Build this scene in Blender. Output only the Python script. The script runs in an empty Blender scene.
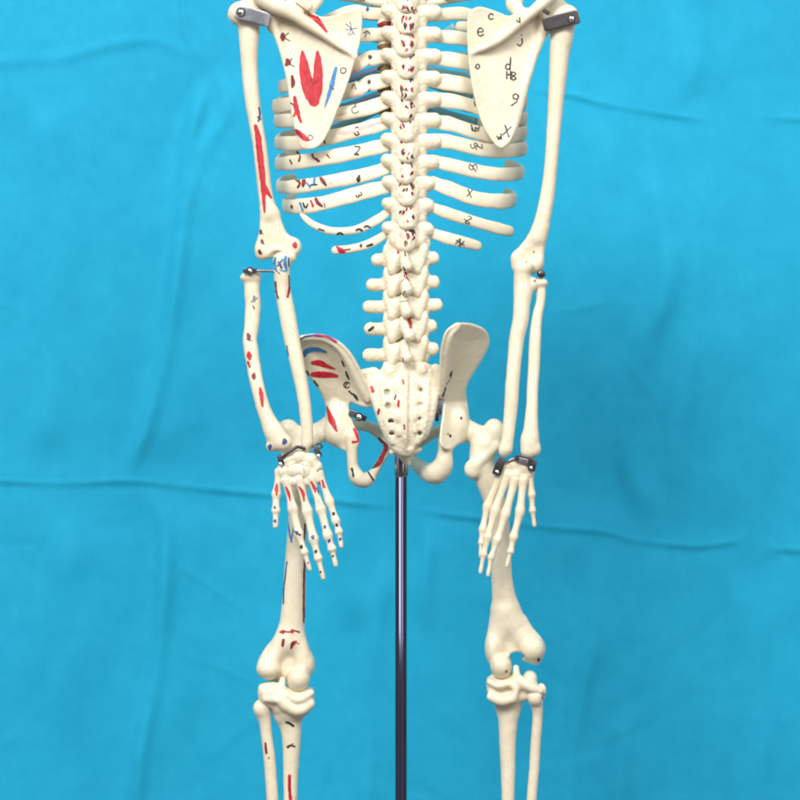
import bpy, math, random
import numpy as np
from mathutils import Vector, Matrix
from mathutils.bvhtree import BVHTree
random.seed(7)

# ---------------------------------------------------------------- units
S = 0.0007            # metres per modelling unit (an 85 cm teaching model)
D = 2600.0            # camera distance in modelling units
ZUP = 1.30            # height of the modelling origin row (y = 400) above the floor
col = bpy.context.scene.collection

def W(v):             # modelling units (x right, y down, z to the viewer) -> metres
    v = np.asarray(v, dtype=float)
    return np.stack([(v[..., 0]-400)*S, -v[..., 2]*S, ZUP-(v[..., 1]-400)*S], -1)
def P(x, y, z):
    f = (D-z)/D
    return (400+(x-400)*f, 400+(y-400)*f, z)

# ---------------------------------------------------------------- materials
def newmat(name):
    m = bpy.data.materials.new(name); m.use_nodes = True
    nt = m.node_tree; b = nt.nodes['Principled BSDF']
    return m, nt, b
def N(nt, t, **kw):
    n = nt.nodes.new(t)
    for k, v in kw.items():
        if k in n.inputs: n.inputs[k].default_value = v
        else: setattr(n, k, v)
    return n
def bone_mat(name, c1, c2, rough=0.42, sss=0.12):
    m, nt, b = newmat(name)
    geo = N(nt, 'ShaderNodeTexCoord')
    n1 = N(nt, 'ShaderNodeTexNoise', Scale=30.0, Detail=6.0, Roughness=0.6)
    nt.links.new(geo.outputs['Object'], n1.inputs['Vector'])
    r = N(nt, 'ShaderNodeValToRGB')
    r.color_ramp.elements[0].position = 0.35; r.color_ramp.elements[1].position = 0.68
    r.color_ramp.elements[0].color = (*c1, 1); r.color_ramp.elements[1].color = (*c2, 1)
    nt.links.new(n1.outputs['Fac'], r.inputs['Fac'])
    # little moulding specks
    n3 = N(nt, 'ShaderNodeTexNoise', Scale=420.0, Detail=2.0)
    nt.links.new(geo.outputs['Object'], n3.inputs['Vector'])
    r3 = N(nt, 'ShaderNodeValToRGB')
    r3.color_ramp.elements[0].position = 0.27; r3.color_ramp.elements[1].position = 0.36
    r3.color_ramp.elements[0].color = (0.62, 0.5, 0.36, 1); r3.color_ramp.elements[1].color = (1, 1, 1, 1)
    nt.links.new(n3.outputs['Fac'], r3.inputs['Fac'])
    mx = N(nt, 'ShaderNodeMix', data_type='RGBA', blend_type='MULTIPLY'); mx.inputs[0].default_value = 0.3
    nt.links.new(r.outputs['Color'], mx.inputs[6]); nt.links.new(r3.outputs['Color'], mx.inputs[7])
    nt.links.new(mx.outputs[2], b.inputs['Base Color'])
    b.inputs['Roughness'].default_value = rough
    b.inputs['Subsurface Weight'].default_value = sss
    b.inputs['Subsurface Radius'].default_value = (1.0, 0.6, 0.35)
    b.inputs['Subsurface Scale'].default_value = 0.002
    n2 = N(nt, 'ShaderNodeTexNoise', Scale=260.0, Detail=5.0, Roughness=0.65)
    nt.links.new(geo.outputs['Object'], n2.inputs['Vector'])
    bp = N(nt, 'ShaderNodeBump', Strength=0.35, Distance=0.0009)
    nt.links.new(n2.outputs['Fac'], bp.inputs['Height']); nt.links.new(bp.outputs['Normal'], b.inputs['Normal'])
    return m
def paint_mat(name, c):
    m, nt, b = newmat(name)
    geo = N(nt, 'ShaderNodeTexCoord')
    n1 = N(nt, 'ShaderNodeTexNoise', Scale=300.0, Detail=3.0)
    nt.links.new(geo.outputs['Object'], n1.inputs['Vector'])
    r = N(nt, 'ShaderNodeValToRGB')
    r.color_ramp.elements[0].position = 0.3; r.color_ramp.elements[1].position = 0.7
    r.color_ramp.elements[0].color = (*[v*0.8 for v in c], 1); r.color_ramp.elements[1].color = (*[min(1, v*1.25+0.01) for v in c], 1)
    nt.links.new(n1.outputs['Fac'], r.inputs['Fac']); nt.links.new(r.outputs['Color'], b.inputs['Base Color'])
    b.inputs['Roughness'].default_value = 0.5
    return m
def metal_mat(name, c, rough, bump=0.0):
    m, nt, b = newmat(name)
    b.inputs['Base Color'].default_value = (*c, 1); b.inputs['Metallic'].default_value = 1.0
    geo = N(nt, 'ShaderNodeTexCoord')
    n1 = N(nt, 'ShaderNodeTexNoise', Scale=150.0, Detail=4.0)
    nt.links.new(geo.outputs['Object'], n1.inputs['Vector'])
    mr = N(nt, 'ShaderNodeMapRange'); mr.inputs[3].default_value = rough*0.7; mr.inputs[4].default_value = rough*1.5
    nt.links.new(n1.outputs['Fac'], mr.inputs[0]); nt.links.new(mr.outputs[0], b.inputs['Roughness'])
    return m

M = {}
M['bone'] = bone_mat('ivory_plastic', (0.74, 0.645, 0.465), (0.83, 0.75, 0.58), 0.34, 0.06)
M['bone_tan'] = bone_mat('tan_plastic', (0.70, 0.60, 0.425), (0.78, 0.69, 0.51), 0.34, 0.06)
M['cartilage'] = bone_mat('shade_toned_cartilage', (0.15, 0.36, 0.42), (0.20, 0.43, 0.49), 0.4, 0.0)  # teal tone stands for shade and blue bounce behind the ribs
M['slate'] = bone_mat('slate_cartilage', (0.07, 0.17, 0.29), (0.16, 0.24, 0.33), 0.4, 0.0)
M['disc'] = bone_mat('disc_rubber', (0.62, 0.56, 0.42), (0.70, 0.64, 0.50), 0.5, 0.0)
M['red'] = paint_mat('red_paint', (0.50, 0.008, 0.022))
M['dred'] = paint_mat('dark_red_paint', (0.20, 0.010, 0.014))
M['blue'] = paint_mat('blue_paint', (0.035, 0.20, 0.46))
M['dblue'] = paint_mat('dark_blue_paint', (0.03, 0.07, 0.20))
M['ink'] = paint_mat('black_ink', (0.018, 0.015, 0.018))
M['brown'] = paint_mat('brown_paint', (0.20, 0.10, 0.03))
M['pink'] = paint_mat('pink_paint', (0.78, 0.42, 0.38))
M['purple'] = paint_mat('magenta_paint', (0.33, 0.015, 0.10))
M['teal'] = paint_mat('grey_teal_paint', (0.16, 0.24, 0.24))
M['sage'] = paint_mat('sage_paint', (0.42, 0.44, 0.34))
M['steel'] = metal_mat('brushed_steel', (0.50, 0.50, 0.53), 0.24)
M['dsteel'] = metal_mat('dark_steel', (0.10, 0.09, 0.09), 0.35)
M['chrome'] = metal_mat('chrome', (0.75, 0.76, 0.80), 0.10)
m, nt, b = newmat('blackened_chrome')
b.inputs['Base Color'].default_value = (0.04, 0.042, 0.068, 1); b.inputs['Metallic'].default_value = 0.85; b.inputs['Roughness'].default_value = 0.09
M['pole'] = m; M['nickel'] = metal_mat('worn_nickel', (0.42, 0.42, 0.46), 0.12)
m, nt, b = newmat('dark_socket')
b.inputs['Base Color'].default_value = (0.012, 0.01, 0.01, 1); b.inputs['Roughness'].default_value = 0.7
M['black'] = m

# ---------------------------------------------------------------- signed distance modelling
def smin(a, b, k):
    if k <= 0: return np.minimum(a, b)
    h = np.maximum(k-np.abs(a-b), 0)/k
    return np.minimum(a, b)-h*h*k*0.25
def smax(a, b, k): return -smin(-a, -b, k)

def catmull(pts, sub):
    p = np.array(pts, float)
    if len(p) < 3 or sub <= 1: return p
    q = np.vstack([2*p[0]-p[1], p, 2*p[-1]-p[-2]]); out = []
    for i in range(1, len(q)-2):
        for j in range(sub):
            t = j/sub
            out.append(0.5*((2*q[i])+(-q[i-1]+q[i+1])*t+(2*q[i-1]-5*q[i]+4*q[i+1]-q[i+2])*t*t+(-q[i-1]+3*q[i]-3*q[i+1]+q[i+2])*t**3))
    out.append(p[-1]); return np.array(out)

class SDF:
    def __init__(s, h=1.0, rough=0.0): s.h = h; s.pr = []; s.rough = rough
    def ell(s, c, r, k=3.0, rot=None, op='add', warp=True):
        c = np.array(P(*c) if warp else c, float); r = np.array(r if hasattr(r, '__len__') else (r, r, r), float)
        R = None
        if rot is not None:       # degrees about the view axis
            a = math.radians(rot); R = (math.cos(a), math.sin(a))
        m = max(r)+k+3*s.h if rot is not None else None
        lo = c-(m if m else r+k+3*s.h); hi = c+(m if m else r+k+3*s.h)
        def f(X, Y, Z):
            x, y, z = X-c[0], Y-c[1], Z-c[2]
            if R: x, y = x*R[0]+y*R[1], -x*R[1]+y*R[0]
            k0 = np.sqrt((x/r[0])**2+(y/r[1])**2+(z/r[2])**2); k1 = np.sqrt((x/r[0]**2)**2+(y/r[1]**2)**2+(z/r[2]**2)**2)+1e-9
            return k0*(k0-1)/k1
        s.pr.append((op, lo, hi, f, k)); return s
    def chain(s, pts, k=3.0, sub=5, sz=1.0, op='add'):
        q = [(*P(p[0], p[1], p[2]), p[3]) for p in pts]
        q = catmull(q, sub); rm = q[:, 3].max()
        pad = rm+k+3*s.h
        lo = q[:, :3].min(0)-pad; hi = q[:, :3].max(0)+pad
        def f(X, Y, Z):
            out = np.full(np.broadcast(X, Y, Z).shape, 1e3, np.float32)
            xs, ys, zs = X[:, 0, 0], Y[0, :, 0], Z[0, 0, :]
            for i in range(len(q)-1):
                a, b = q[i], q[i+1]; pd = max(a[3], b[3])+k+2.5*s.h
                l = np.minimum(a[:3], b[:3])-pd; u = np.maximum(a[:3], b[:3])+pd
                i0, i1 = np.searchsorted(xs, l[0]), np.searchsorted(xs, u[0])
                j0, j1 = np.searchsorted(ys, l[1]), np.searchsorted(ys, u[1])
                k0, k1 = np.searchsorted(zs, l[2]), np.searchsorted(zs, u[2])
                if i0 >= i1 or j0 >= j1 or k0 >= k1: continue
                x = X[i0:i1]-a[0]; y = Y[:, j0:j1]-a[1]; z = (Z[:, :, k0:k1]-a[2])/sz
                d = b[:3]-a[:3]; dz = d[2]/sz; L = d[0]**2+d[1]**2+dz**2+1e-9
                t = np.clip((x*d[0]+y*d[1]+z*dz)/L, 0, 1)
                r = np.sqrt((x-t*d[0])**2+(y-t*d[1])**2+(z-t*dz)**2)-(a[3]+t*(b[3]-a[3]))
                o = out[i0:i1, j0:j1, k0:k1]; np.minimum(o, r, out=o)
            return out
        s.pr.append((op, lo, hi, f, k)); return s
    def plate(s, poly, z0, th, k=3.0, r=1.2, rim=None, op='add'):
        pl = np.array([P(x, y, z0(x, y))[:2] for x, y in poly])
        q = catmull(np.vstack([pl, pl[:1]]), 4)[:-1]
        zz = [z0(x, y) for x, y in poly]; T = max(th(x, y) for x, y in poly)
        if rim: T = T+8
        pad = k+3*s.h+2
        lo = np.array([q[:, 0].min()-pad, q[:, 1].min()-pad, min(zz)-T-pad-4]); hi = np.array([q[:, 0].max()+pad, q[:, 1].max()+pad, max(zz)+T+pad+4])
        def f(X, Y, Z):
            x = X[:, :, 0]+0*Y[:, :, 0]; y = Y[:, :, 0]+0*X[:, :, 0]
            d = np.full(x.shape, 1e9); sg = np.ones(x.shape)
            n = len(q)
            for i in range(n):
                a, b = q[i], q[(i+1) % n]; e = b-a
                wx, wy = x-a[0], y-a[1]
                t = np.clip((wx*e[0]+wy*e[1])/(e@e+1e-9), 0, 1)
                d = np.minimum(d, (wx-t*e[0])**2+(wy-t*e[1])**2)
                c1 = y >= a[1]; c2 = y < b[1]; c3 = e[0]*wy > e[1]*wx
                flip = (c1 & c2 & c3) | (~c1 & ~c2 & ~c3); sg = np.where(flip, -sg, sg)
            d2 = (sg*np.sqrt(d))
            mid = z0(x, y); tt = th(x, y)
            if rim: mid, tt = rim(x, y, d2, mid, tt)
            dz = np.abs(Z-np.asarray(mid+0*x)[:, :, None])-np.asarray(tt+0*x)[:, :, None]+r
            dd = (d2+r)[:, :, None]
            return np.minimum(np.maximum(dd, dz), 0)+np.sqrt(np.maximum(dd, 0)**2+np.maximum(dz, 0)**2)-r
        s.pr.append((op, lo, hi, f, k)); return s
    def build(s):
        h = s.h
        lo = np.min([p[1] for p in s.pr if p[0] == 'add'], 0); hi = np.max([p[2] for p in s.pr if p[0] == 'add'], 0)
        n = np.ceil((hi-lo)/h).astype(int)+2
        ax = [lo[i]+h*np.arange(n[i]) for i in range(3)]
        F = np.full(n, 1e3, np.float32)
        for op, l, u, f, k in s.pr:
            i0 = [max(0, int((l[i]-lo[i])/h)) for i in range(3)]; i1 = [min(n[i], int((u[i]-lo[i])/h)+2) for i in range(3)]
            if any(i0[i] >= i1[i] for i in range(3)): continue
            X = ax[0][i0[0]:i1[0]][:, None, None]; Y = ax[1][i0[1]:i1[1]][None, :, None]; Z = ax[2][i0[2]:i1[2]][None, None, :]
            sl = tuple(slice(i0[i], i1[i]) for i in range(3))
            d = f(X, Y, Z)
            F[sl] = smin(F[sl], d, k) if op == 'add' else smax(F[sl], -d, k)
        # slight irregularity of a hand-finished casting
        X, Y, Z = ax[0][:, None, None], ax[1][None, :, None], ax[2][None, None, :]
        near = np.abs(F) < 6
        nz = (np.sin(X*0.23+1.3*np.sin(Y*0.11))*np.sin(Y*0.19+0.9*np.sin(Z*0.17))+0.6*np.sin(X*0.51+Z*0.4)*np.sin(Y*0.47+X*0.2))
        F = np.where(near, F+0.11*nz, F)
        if s.rough:
            q = np.sin(X*0.71+1.7*np.sin(Y*0.37)+Z*.2)*np.sin(Y*0.83+1.3*np.sin(Z*0.45+X*.3))*np.cos(Z*0.6+1.1*np.sin(X*0.4))
            F = np.where(near, F+s.rough*q, F)
        return surfnet(F, lo, h)

C8 = np.array([(i, j, k) for i in (0, 1) for j in (0, 1) for k in (0, 1)])
E12 = [(a, b) for a in range(8) for b in range(a+1, 8) if np.abs(C8[a]-C8[b]).sum() == 1]
def surfnet(F, org, h):
    s = F < 0
    c = [s[a:s.shape[0]-1+a, b:s.shape[1]-1+b, d:s.shape[2]-1+d] for a, b, d in C8]
    cnt = sum(x.astype(np.int8) for x in c); act = (cnt > 0) & (cnt < 8)
    idx = np.argwhere(act); ids = np.full(act.shape, -1, np.int64); ids[act] = np.arange(len(idx))
    v = [F[idx[:, 0]+a, idx[:, 1]+b, idx[:, 2]+d] for a, b, d in C8]
    pos = np.zeros((len(idx), 3)); n = np.zeros(len(idx))
    for a, b in E12:
        m = (v[a] < 0) != (v[b] < 0)
        t = np.where(m, v[a]/np.where(m, v[a]-v[b], 1), 0)
        pos += m[:, None]*(C8[a]+t[:, None]*(C8[b]-C8[a])); n += m
    V = org+h*(idx+pos/n[:, None]); Q = []
    for ax in range(3):
        u, w = (ax+1) % 3, (ax+2) % 3
        A = [slice(None)]*3; B = [slice(None)]*3
        A[ax] = slice(0, -1); B[ax] = slice(1, None)
        cr = s[tuple(A)] != s[tuple(B)]
        e = np.argwhere(cr); e = e[(e[:, u] > 0) & (e[:, w] > 0) & (e[:, u] < s.shape[u]-1) & (e[:, w] < s.shape[w]-1)]
        if not len(e): continue
        du = np.zeros(3, int); du[u] = 1; dw = np.zeros(3, int); dw[w] = 1
        g = lambda o: ids[tuple((e+o).T)]
        q = np.stack([g(-du-dw), g(-dw), g(0*du), g(-du)], 1)
        inside = s[tuple(e.T)]
        q = np.where(inside[:, None], q, q[:, ::-1]); Q.append(q)
    Q = np.vstack(Q); Q = Q[(Q >= 0).all(1)]
    # one light smoothing pass
    nb = np.zeros_like(V); ct = np.zeros(len(V))
    for a, b in ((0, 1), (1, 2), (2, 3), (3, 0)):
        np.add.at(nb, Q[:, a], V[Q[:, b]]); np.add.at(nb, Q[:, b], V[Q[:, a]]); np.add.at(ct, Q[:, a], 1); np.add.at(ct, Q[:, b], 1)
    V = V*0.5+0.5*nb/np.maximum(ct, 1)[:, None]
    return V, Q

# ---------------------------------------------------------------- painted marks laid on a surface
class Solid:          # a part under construction: mesh + painted marks
    def __init__(s, V, Q): s.V = V; s.Q = Q; s.marks = []; s.bvh = None; s.n = 0
    def tree(s):
        if s.bvh is None: s.bvh = BVHTree.FromPolygons([tuple(v) for v in s.V], [tuple(int(i) for i in q if i >= 0) for q in s.Q])
        return s.bvh
    def hit(s, x, y, off):
        o = Vector((400, 400, D)); d = (Vector((x, y, 0))-o).normalized()
        loc, nor, i, dist = s.tree().ray_cast(o, d)
        if loc is None: return None
        if nor.dot(d) > 0: nor = -nor
        return loc+nor*off-d*0.05
    def stroke(s, pts, mat='ink', w=1.4, sub=None):
        # pts: (x, y) or (x, y, width)
        p = [(q[0], q[1], q[2] if len(q) > 2 else w) for q in pts]
        if len(p) == 1: p = [p[0], (p[0][0]+0.01, p[0][1]+0.6, p[0][2])]
        L = sum(math.dist(p[i][:2], p[i+1][:2]) for i in range(len(p)-1))
        q = catmull([(a, b, c) for a, b, c in p], 6)
        # resample
        seg = np.r_[0, np.cumsum(np.hypot(np.diff(q[:, 0]), np.diff(q[:, 1])))]
        m = max(4, int(seg[-1]/0.7)+1); tt = np.linspace(0, seg[-1], m)
        q = np.stack([np.interp(tt, seg, q[:, i]) for i in range(3)], 1)
        dx = np.gradient(q[:, 0]); dy = np.gradient(q[:, 1]); l = np.hypot(dx, dy)+1e-9; nx, ny = -dy/l, dx/l
        jit = np.array([random.uniform(-1, 1) for _ in range(m)]); jit = np.convolve(np.pad(jit, 2, mode='edge'), np.ones(5)/5, mode='valid')
        q[:, 2] *= 1+0.35*jit*min(1, 3.5/max(q[:, 2].max(), .1)); q[:, 0] += nx*0.25*jit[::-1]; q[:, 1] += ny*0.25*jit[::-1]
        # rounded ends
        ext = []
        for (i, sg) in ((0, -1), (m-1, 1)):
            w0 = q[i, 2]/2
            for a in (0.55, 0.85, 1.0):
                ext.append((i, sg, q[i, 0]+sg*dx[i]/l[i]*w0*a, q[i, 1]+sg*dy[i]/l[i]*w0*a, q[i, 2]*math.sqrt(max(0.03, 1-a*a)), nx[i], ny[i]))
        rows = [(e[2], e[3], e[4], e[5], e[6]) for e in ext[:3][::-1]]+[(q[i, 0], q[i, 1], q[i, 2], nx[i], ny[i]) for i in range(m)]+[(e[2], e[3], e[4], e[5], e[6]) for e in ext[3:]]
        s.n += 1; off = 0.16+0.012*(s.n % 12)
        nc = max(2, int(max(r[2] for r in rows)/1.0)+1)
        grid = []
        for (x, y, ww, ax_, ay_) in rows:
            grid.append([s.hit(x+ax_*ww*(j/nc-0.5), y+ay_*ww*(j/nc-0.5), off) for j in range(nc+1)])
        vs = []; fs = []; idd = {}
        def vid(i, j):
            if (i, j) not in idd: idd[(i, j)] = len(vs); vs.append(tuple(grid[i][j]))
            return idd[(i, j)]
        for i in range(len(rows)-1):
            for j in range(nc):
                c = [grid[i][j], grid[i][j+1], grid[i+1][j+1], grid[i+1][j]]
                if any(v is None for v in c): continue
                zz = [v[2] for v in c]
                if max(zz)-min(zz) > 5: continue
                fs.append((vid(i, j), vid(i, j+1), vid(i+1, j+1), vid(i+1, j)))
        if fs: s.marks.append((vs, fs, mat))
        return s
    def ring(s, x, y, r, mat='ink', w=1.0, a0=0, a1=360):
        n = 14; return s.stroke([(x+r*math.cos(math.radians(a0+(a1-a0)*i/n)), y+r*math.sin(math.radians(a0+(a1-a0)*i/n))) for i in range(n+1)], mat, w)
    def blot(s, x, y, r=1.5, mat='ink', ry=None):
        ry = ry or r; j = lambda a: random.uniform(-a, a)
        return s.stroke([(x+j(.2*r), y-ry*0.6, r*1.3), (x+j(.3*r), y, r*2), (x+j(.3*r), y+ry*0.6, r*1.2)], mat)
    def glyph(s, ch, x, y, sz=6, mat='ink', w=1.4, rot=0):
        G = {'c': [[(.9, .2), (.5, 0), (.05, .35), (.1, .8), (.5, 1), (.9, .85)]],
             'e': [[(.1, .5), (.9, .45), (.75, .1), (.4, 0), (.05, .4), (.2, .9), (.6, 1), (.95, .8)]],
             'a': [[(.8, .1), (.3, .05), (.1, .5), (.3, .9), (.7, .8), (.85, .1), (.85, 1)]],
             'j': [[(.8, .1), (.85, .6), (.5, 1), (.1, .8)], [(.7, -.4), (.72, -.35)]],
             'd': [[(.8, -.3), (.75, .4), (.7, 1)], [(.72, .5), (.3, .4), (.1, .75), (.4, 1), (.72, .8)]],
             '9': [[(.85, .1), (.4, 0), (.15, .25), (.4, .5), (.85, .35), (.8, .1), (.8, .7), (.3, 1.2)]],
             'o': [[(.5, 0), (.1, .3), (.2, .85), (.6, 1), (.95, .6), (.8, .1), (.5, 0)]],
             'x': [[(.1, .0), (.9, 1)], [(.85, 0), (.1, 1)]],
             'w': [[(0, .2), (.2, .9), (.5, .4), (.7, 1), (1, .1)]],
             'v': [[(0, 0), (.4, 1), (.9, 0)]],
             'i': [[(.5, 0), (.5, 1)]],
             '3': [[(.1, .1), (.6, 0), (.8, .3), (.4, .5), (.85, .7), (.5, 1), (.1, .85)]],
             '5': [[(.9, 0), (.2, .05), (.2, .45), (.7, .45), (.8, .8), (.3, 1), (0, .8)]],
             '6': [[(.8, 0), (.3, .3), (.15, .8), (.5, 1), (.8, .75), (.5, .5), (.2, .65)]],
             '7': [[(.1, 0), (.9, 0), (.4, 1)]],
             '8': [[(.5, .5), (.15, .2), (.5, 0), (.85, .2), (.5, .5), (.1, .8), (.5, 1), (.9, .8), (.5, .5)]],
             'z': [[(.1, 0), (.9, .05), (.1, .95), (.95, 1)]],
             'n': [[(.05, 1), (.1, .05), (.8, .95), (.9, 0)]],
             'h': [[(.1, 0), (.1, 1)], [(.1, .45), (.8, .45)], [(.8, 0), (.8, 1)]]}
        a = math.radians(rot); ca, sa = math.cos(a), math.sin(a)
        for st in G[ch]:
            pt = []
            for u, v in st:
                u = (u-.5)*sz*0.8; v = (v-.5)*sz
                pt.append((x+u*ca-v*sa, y+u*sa+v*ca))
            s.stroke(pt, mat, w)
        return s

def link(name, V, Q, mats, parent=None, marks=(), smooth=True):
    me = bpy.data.meshes.new(name)
    V = np.asarray(V, float); allv = [V]; nb = len(V)
    faces = [tuple(int(i) for i in q[::-1] if i >= 0) for q in Q]; mi = [0]*len(faces); names = [mats]
    for vs, fs, mt in marks:
        if mt not in names: names.append(mt)
        allv.append(np.array(vs)); faces += [tuple(i+nb for i in f[::-1]) for f in fs]; mi += [names.index(mt)]*len(fs); nb += len(vs)
    Vw = W(np.vstack(allv))
    o = bpy.data.objects.new(name, me); col.objects.link(o)
    base = Vector(Vw[:len(V)].mean(0)) if parent is not None else Vector((0, 0, 0))
    me.from_pydata([tuple(v-np.array(base)) for v in Vw], [], faces)
    me.polygons.foreach_set('material_index', mi)
    if smooth: me.polygons.foreach_set('use_smooth', [True]*len(faces))
    for n_ in names: me.materials.append(M[n_])
    me.update()
    o['_b'] = [base.x, base.y, base.z]
    if parent is not None:
        o.parent = parent; pb = parent.get('_b'); pb = Vector(pb) if pb is not None else Vector(parent.location)
        o.location = base-pb
    return o
def put(name, solid, mat='bone', parent=None, smooth=True): return link(name, solid.V, solid.Q, mat, parent, solid.marks, smooth)
def sd(b): return Solid(*b.build())

# ---------------------------------------------------------------- roots
def thing(name, label, cat, loc):
    o = bpy.data.objects.new(name, None); col.objects.link(o); o.empty_display_size = 0.02
    o.location = loc; o['label'] = label; o['category'] = cat; o['_b'] = list(loc); return o
SK = thing('skeleton_model', 'ivory plastic skeleton model seen from behind with red and blue painted muscle marks', 'skeleton', (0, 0.02, 0.95))
ST = thing('stand_pole', 'dark chrome pole rising behind the pelvis that holds up the model skeleton', 'pole', (0.0, 0.0, 0.0))

# swept section mesh ------------------------------------------------------
def sweep(path, n=16, cap=True, e=0.8):
    """path rows: centre(3), a-axis unit(3), b-axis unit(3), ra, rb"""
    V = []; Q = []
    for r in path:
        c, a, b_, ra, rb = np.array(r[0]), np.array(r[1]), np.array(r[2]), r[3], r[4]
        for i in range(n):
            t = 2*math.pi*i/n; ct, st = math.cos(t), math.sin(t)
            V.append(c+a*ra*math.copysign(abs(ct)**e, ct)+b_*rb*math.copysign(abs(st)**e, st))
    m = len(path)
    for i in range(m-1):
        for j in range(n): Q.append((i*n+j, i*n+(j+1) % n, (i+1)*n+(j+1) % n, (i+1)*n+j))
    V.append(np.array(path[0][0])); V.append(np.array(path[-1][0])); a = len(V)-2
    for j in range(n):
        Q.append((a, (j+1) % n, j, -1)); Q.append((a+1, (m-1)*n+j, (m-1)*n+(j+1) % n, -1))
    return np.array(V), Q
def fixorient(V, Q):      # make faces point outwards (by signed volume)
    vol = 0
    V = np.asarray(V)
    for q in Q:
        a, b_, c = V[q[0]], V[q[1]], V[q[2]]; vol += np.dot(a-V[0], np.cross(b_-V[0], c-V[0]))
    return [tuple([i for i in q if i >= 0][::-1]) for q in Q] if vol < 0 else Q

def box(c, ux, uy, uz, hx, hy, hz, bev=0.5):
    """rounded plate: returns V,Q (bevelled box through sweep of a rounded rectangle)"""
    c, ux, uy, uz = map(lambda v: np.array(v, float), (c, ux, uy, uz))
    rr = min(hx, hy)*0.55; pts = []
    for (sx, sy, a0) in ((1, 1, 0), (-1, 1, 90), (-1, -1, 180), (1, -1, 270)):
        for k in range(5):
            a = math.radians(a0+k*22.5); pts.append(((hx-rr)*sx+rr*math.cos(a), (hy-rr)*sy+rr*math.sin(a)))
    V = []; Q = []; n = len(pts)
    lv = [(-hz, bev), (-hz+bev, 0), (hz-bev, 0), (hz, bev)]
    for z, ins in lv:
        for x, y in pts:
            f = 1-ins/max(hx, hy); V.append(c+ux*x*f+uy*y*f+uz*z)
    for i in range(3):
        for j in range(n): Q.append((i*n+j, i*n+(j+1) % n, (i+1)*n+(j+1) % n, (i+1)*n+j))
    Q.append(tuple(range(n))[::-1]); Q.append(tuple(range(3*n, 4*n)))
    return np.array(V), Q
def unit(v): v = np.array(v, float); return v/(np.linalg.norm(v)+1e-9)
def screw(x, y, z, r, parent, name='screw', mat='chrome'):
    c = np.array(P(x, y, z)); prof = [(0, r), (r*0.35, r), (r*0.7, r*0.75), (r*0.85, r*0.3)]
    V = []; Q = []; n = 16
    for dz, rr in [(-2, r*0.98)]+prof:
        for j in range(n): V.append(c+np.array([rr*math.cos(2*math.pi*j/n), rr*math.sin(2*math.pi*j/n), dz]))
    for i in range(len(prof)):
        for j in range(n): Q.append((i*n+j, i*n+(j+1) % n, (i+1)*n+(j+1) % n, (i+1)*n+j))
    Q.append(tuple(range(len(prof)*n, (len(prof)+1)*n)))
    s = Solid(np.array(V), fixorient(V, Q))
    s.stroke([(x-r*0.5, y+r*0.2), (x+r*0.5, y-r*0.2)], 'black', r*0.22)
    return put(name, s, mat, parent, smooth=False)
def washer(x, y, z, ri, ro, parent, mat='dsteel'):
    c = np.array(P(x, y, z)); V = []; Q = []; n = 20
    pr = [(ri, -1), (ri, 1), (ro*0.93, 1), (ro, 0.6), (ro, -1)]
    for rr, dz in pr:
        for j in range(n): V.append(c+np.array([rr*math.cos(2*math.pi*j/n), rr*math.sin(2*math.pi*j/n), dz]))
    for i in range(5):
        for j in range(n): Q.append((i*n+j, i*n+(j+1) % n, ((i+1) % 5)*n+(j+1) % n, ((i+1) % 5)*n+j))
    return put('washer', Solid(np.array(V), fixorient(V, Q)), mat, parent, smooth=False)
def strap(x0, y0, z0, x1, y1, z1, hw, mat, parent, name='metal_bracket', tz=0.9, tilt=(0, 0, 1), bow=1.6):
    a, b_ = np.array(P(x0, y0, z0)), np.array(P(x1, y1, z1)); u = unit(b_-a); nz = np.array(tilt, float); nz = unit(nz-u*np.dot(nz, u)); v = np.cross(nz, u)
    L = np.linalg.norm(b_-a); path = []
    for t in (0, 0.015, 0.04, 0.08, 0.18, 0.32, 0.45, 0.6, 0.75, 0.87, 0.95, 0.985, 1):
        e = math.sqrt(max(0.02, 1-max(0, 1-min(t, 1-t)/0.09)**2)); h_ = bow*(L/36)*(1-(2*t-1)**2)
        nn = unit(nz-u*(-4*bow*(2*t-1)/36)*-1)
        path.append((a+(b_-a)*t+nz*h_, v, nn, hw*(0.72+0.28*e), tz))
    V, Q = sweep(path, 28, e=0.28)
    return put(name, Solid(V, fixorient(V, Q)), mat, parent, smooth=False)
def wire(pts, r, mat, parent, name='wire'):
    q = catmull([P(*p) for p in pts], 6); path = []
    for i in range(len(q)):
        t = unit(q[min(i+1, len(q)-1)]-q[max(i-1, 0)]); a = unit(np.cross(t, (0.1, 0.2, 1))); b_ = np.cross(t, a); path.append((q[i], a, b_, r, r))
    V, Q = sweep(path, 10); return put(name, Solid(V, fixorient(V, Q)), mat, parent)

# =========================================================================
# HUMERUS
h = SDF(1.0)
h.chain([(249, 12, -16, 12), (249, 28, -15, 11), (249, 48, -14, 9.3), (249.5, 67, -14, 8.3), (252, 98, -13, 7.6), (256.3, 125, -13, 7.1), (260, 148, -13, 7.0), (262.8, 172, -13, 7.1), (265.5, 195, -13, 7.2), (269.5, 214, -13, 8.6)], k=3)
h.ell((242, 14, -13), (14.5, 13, 13), 4).ell((255, 10, -20), (15, 15, 14), 5)
h.plate([(261, 208), (277, 208), (282, 222), (288, 234), (299, 240), (300, 250), (293, 257), (262, 258), (256, 254), (256, 244), (259, 232), (260, 220)], lambda x, y: -13+0*x, lambda x, y: 6.0+0*x, 4, 5)
h.ell((262, 250, -12), (7, 9, 7), 3).ell((295, 247, -12), (6, 6.5, 5.5), 3)
h.chain([(263, 254, -12, 6.5), (272, 251, -12, 6.0), (281, 251, -11, 6), (290, 257, -12, 6.5)], 2)
h.ell((277, 258, -3), (8.5, 8, 9), 2, op='sub')
s = sd(h)
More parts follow.
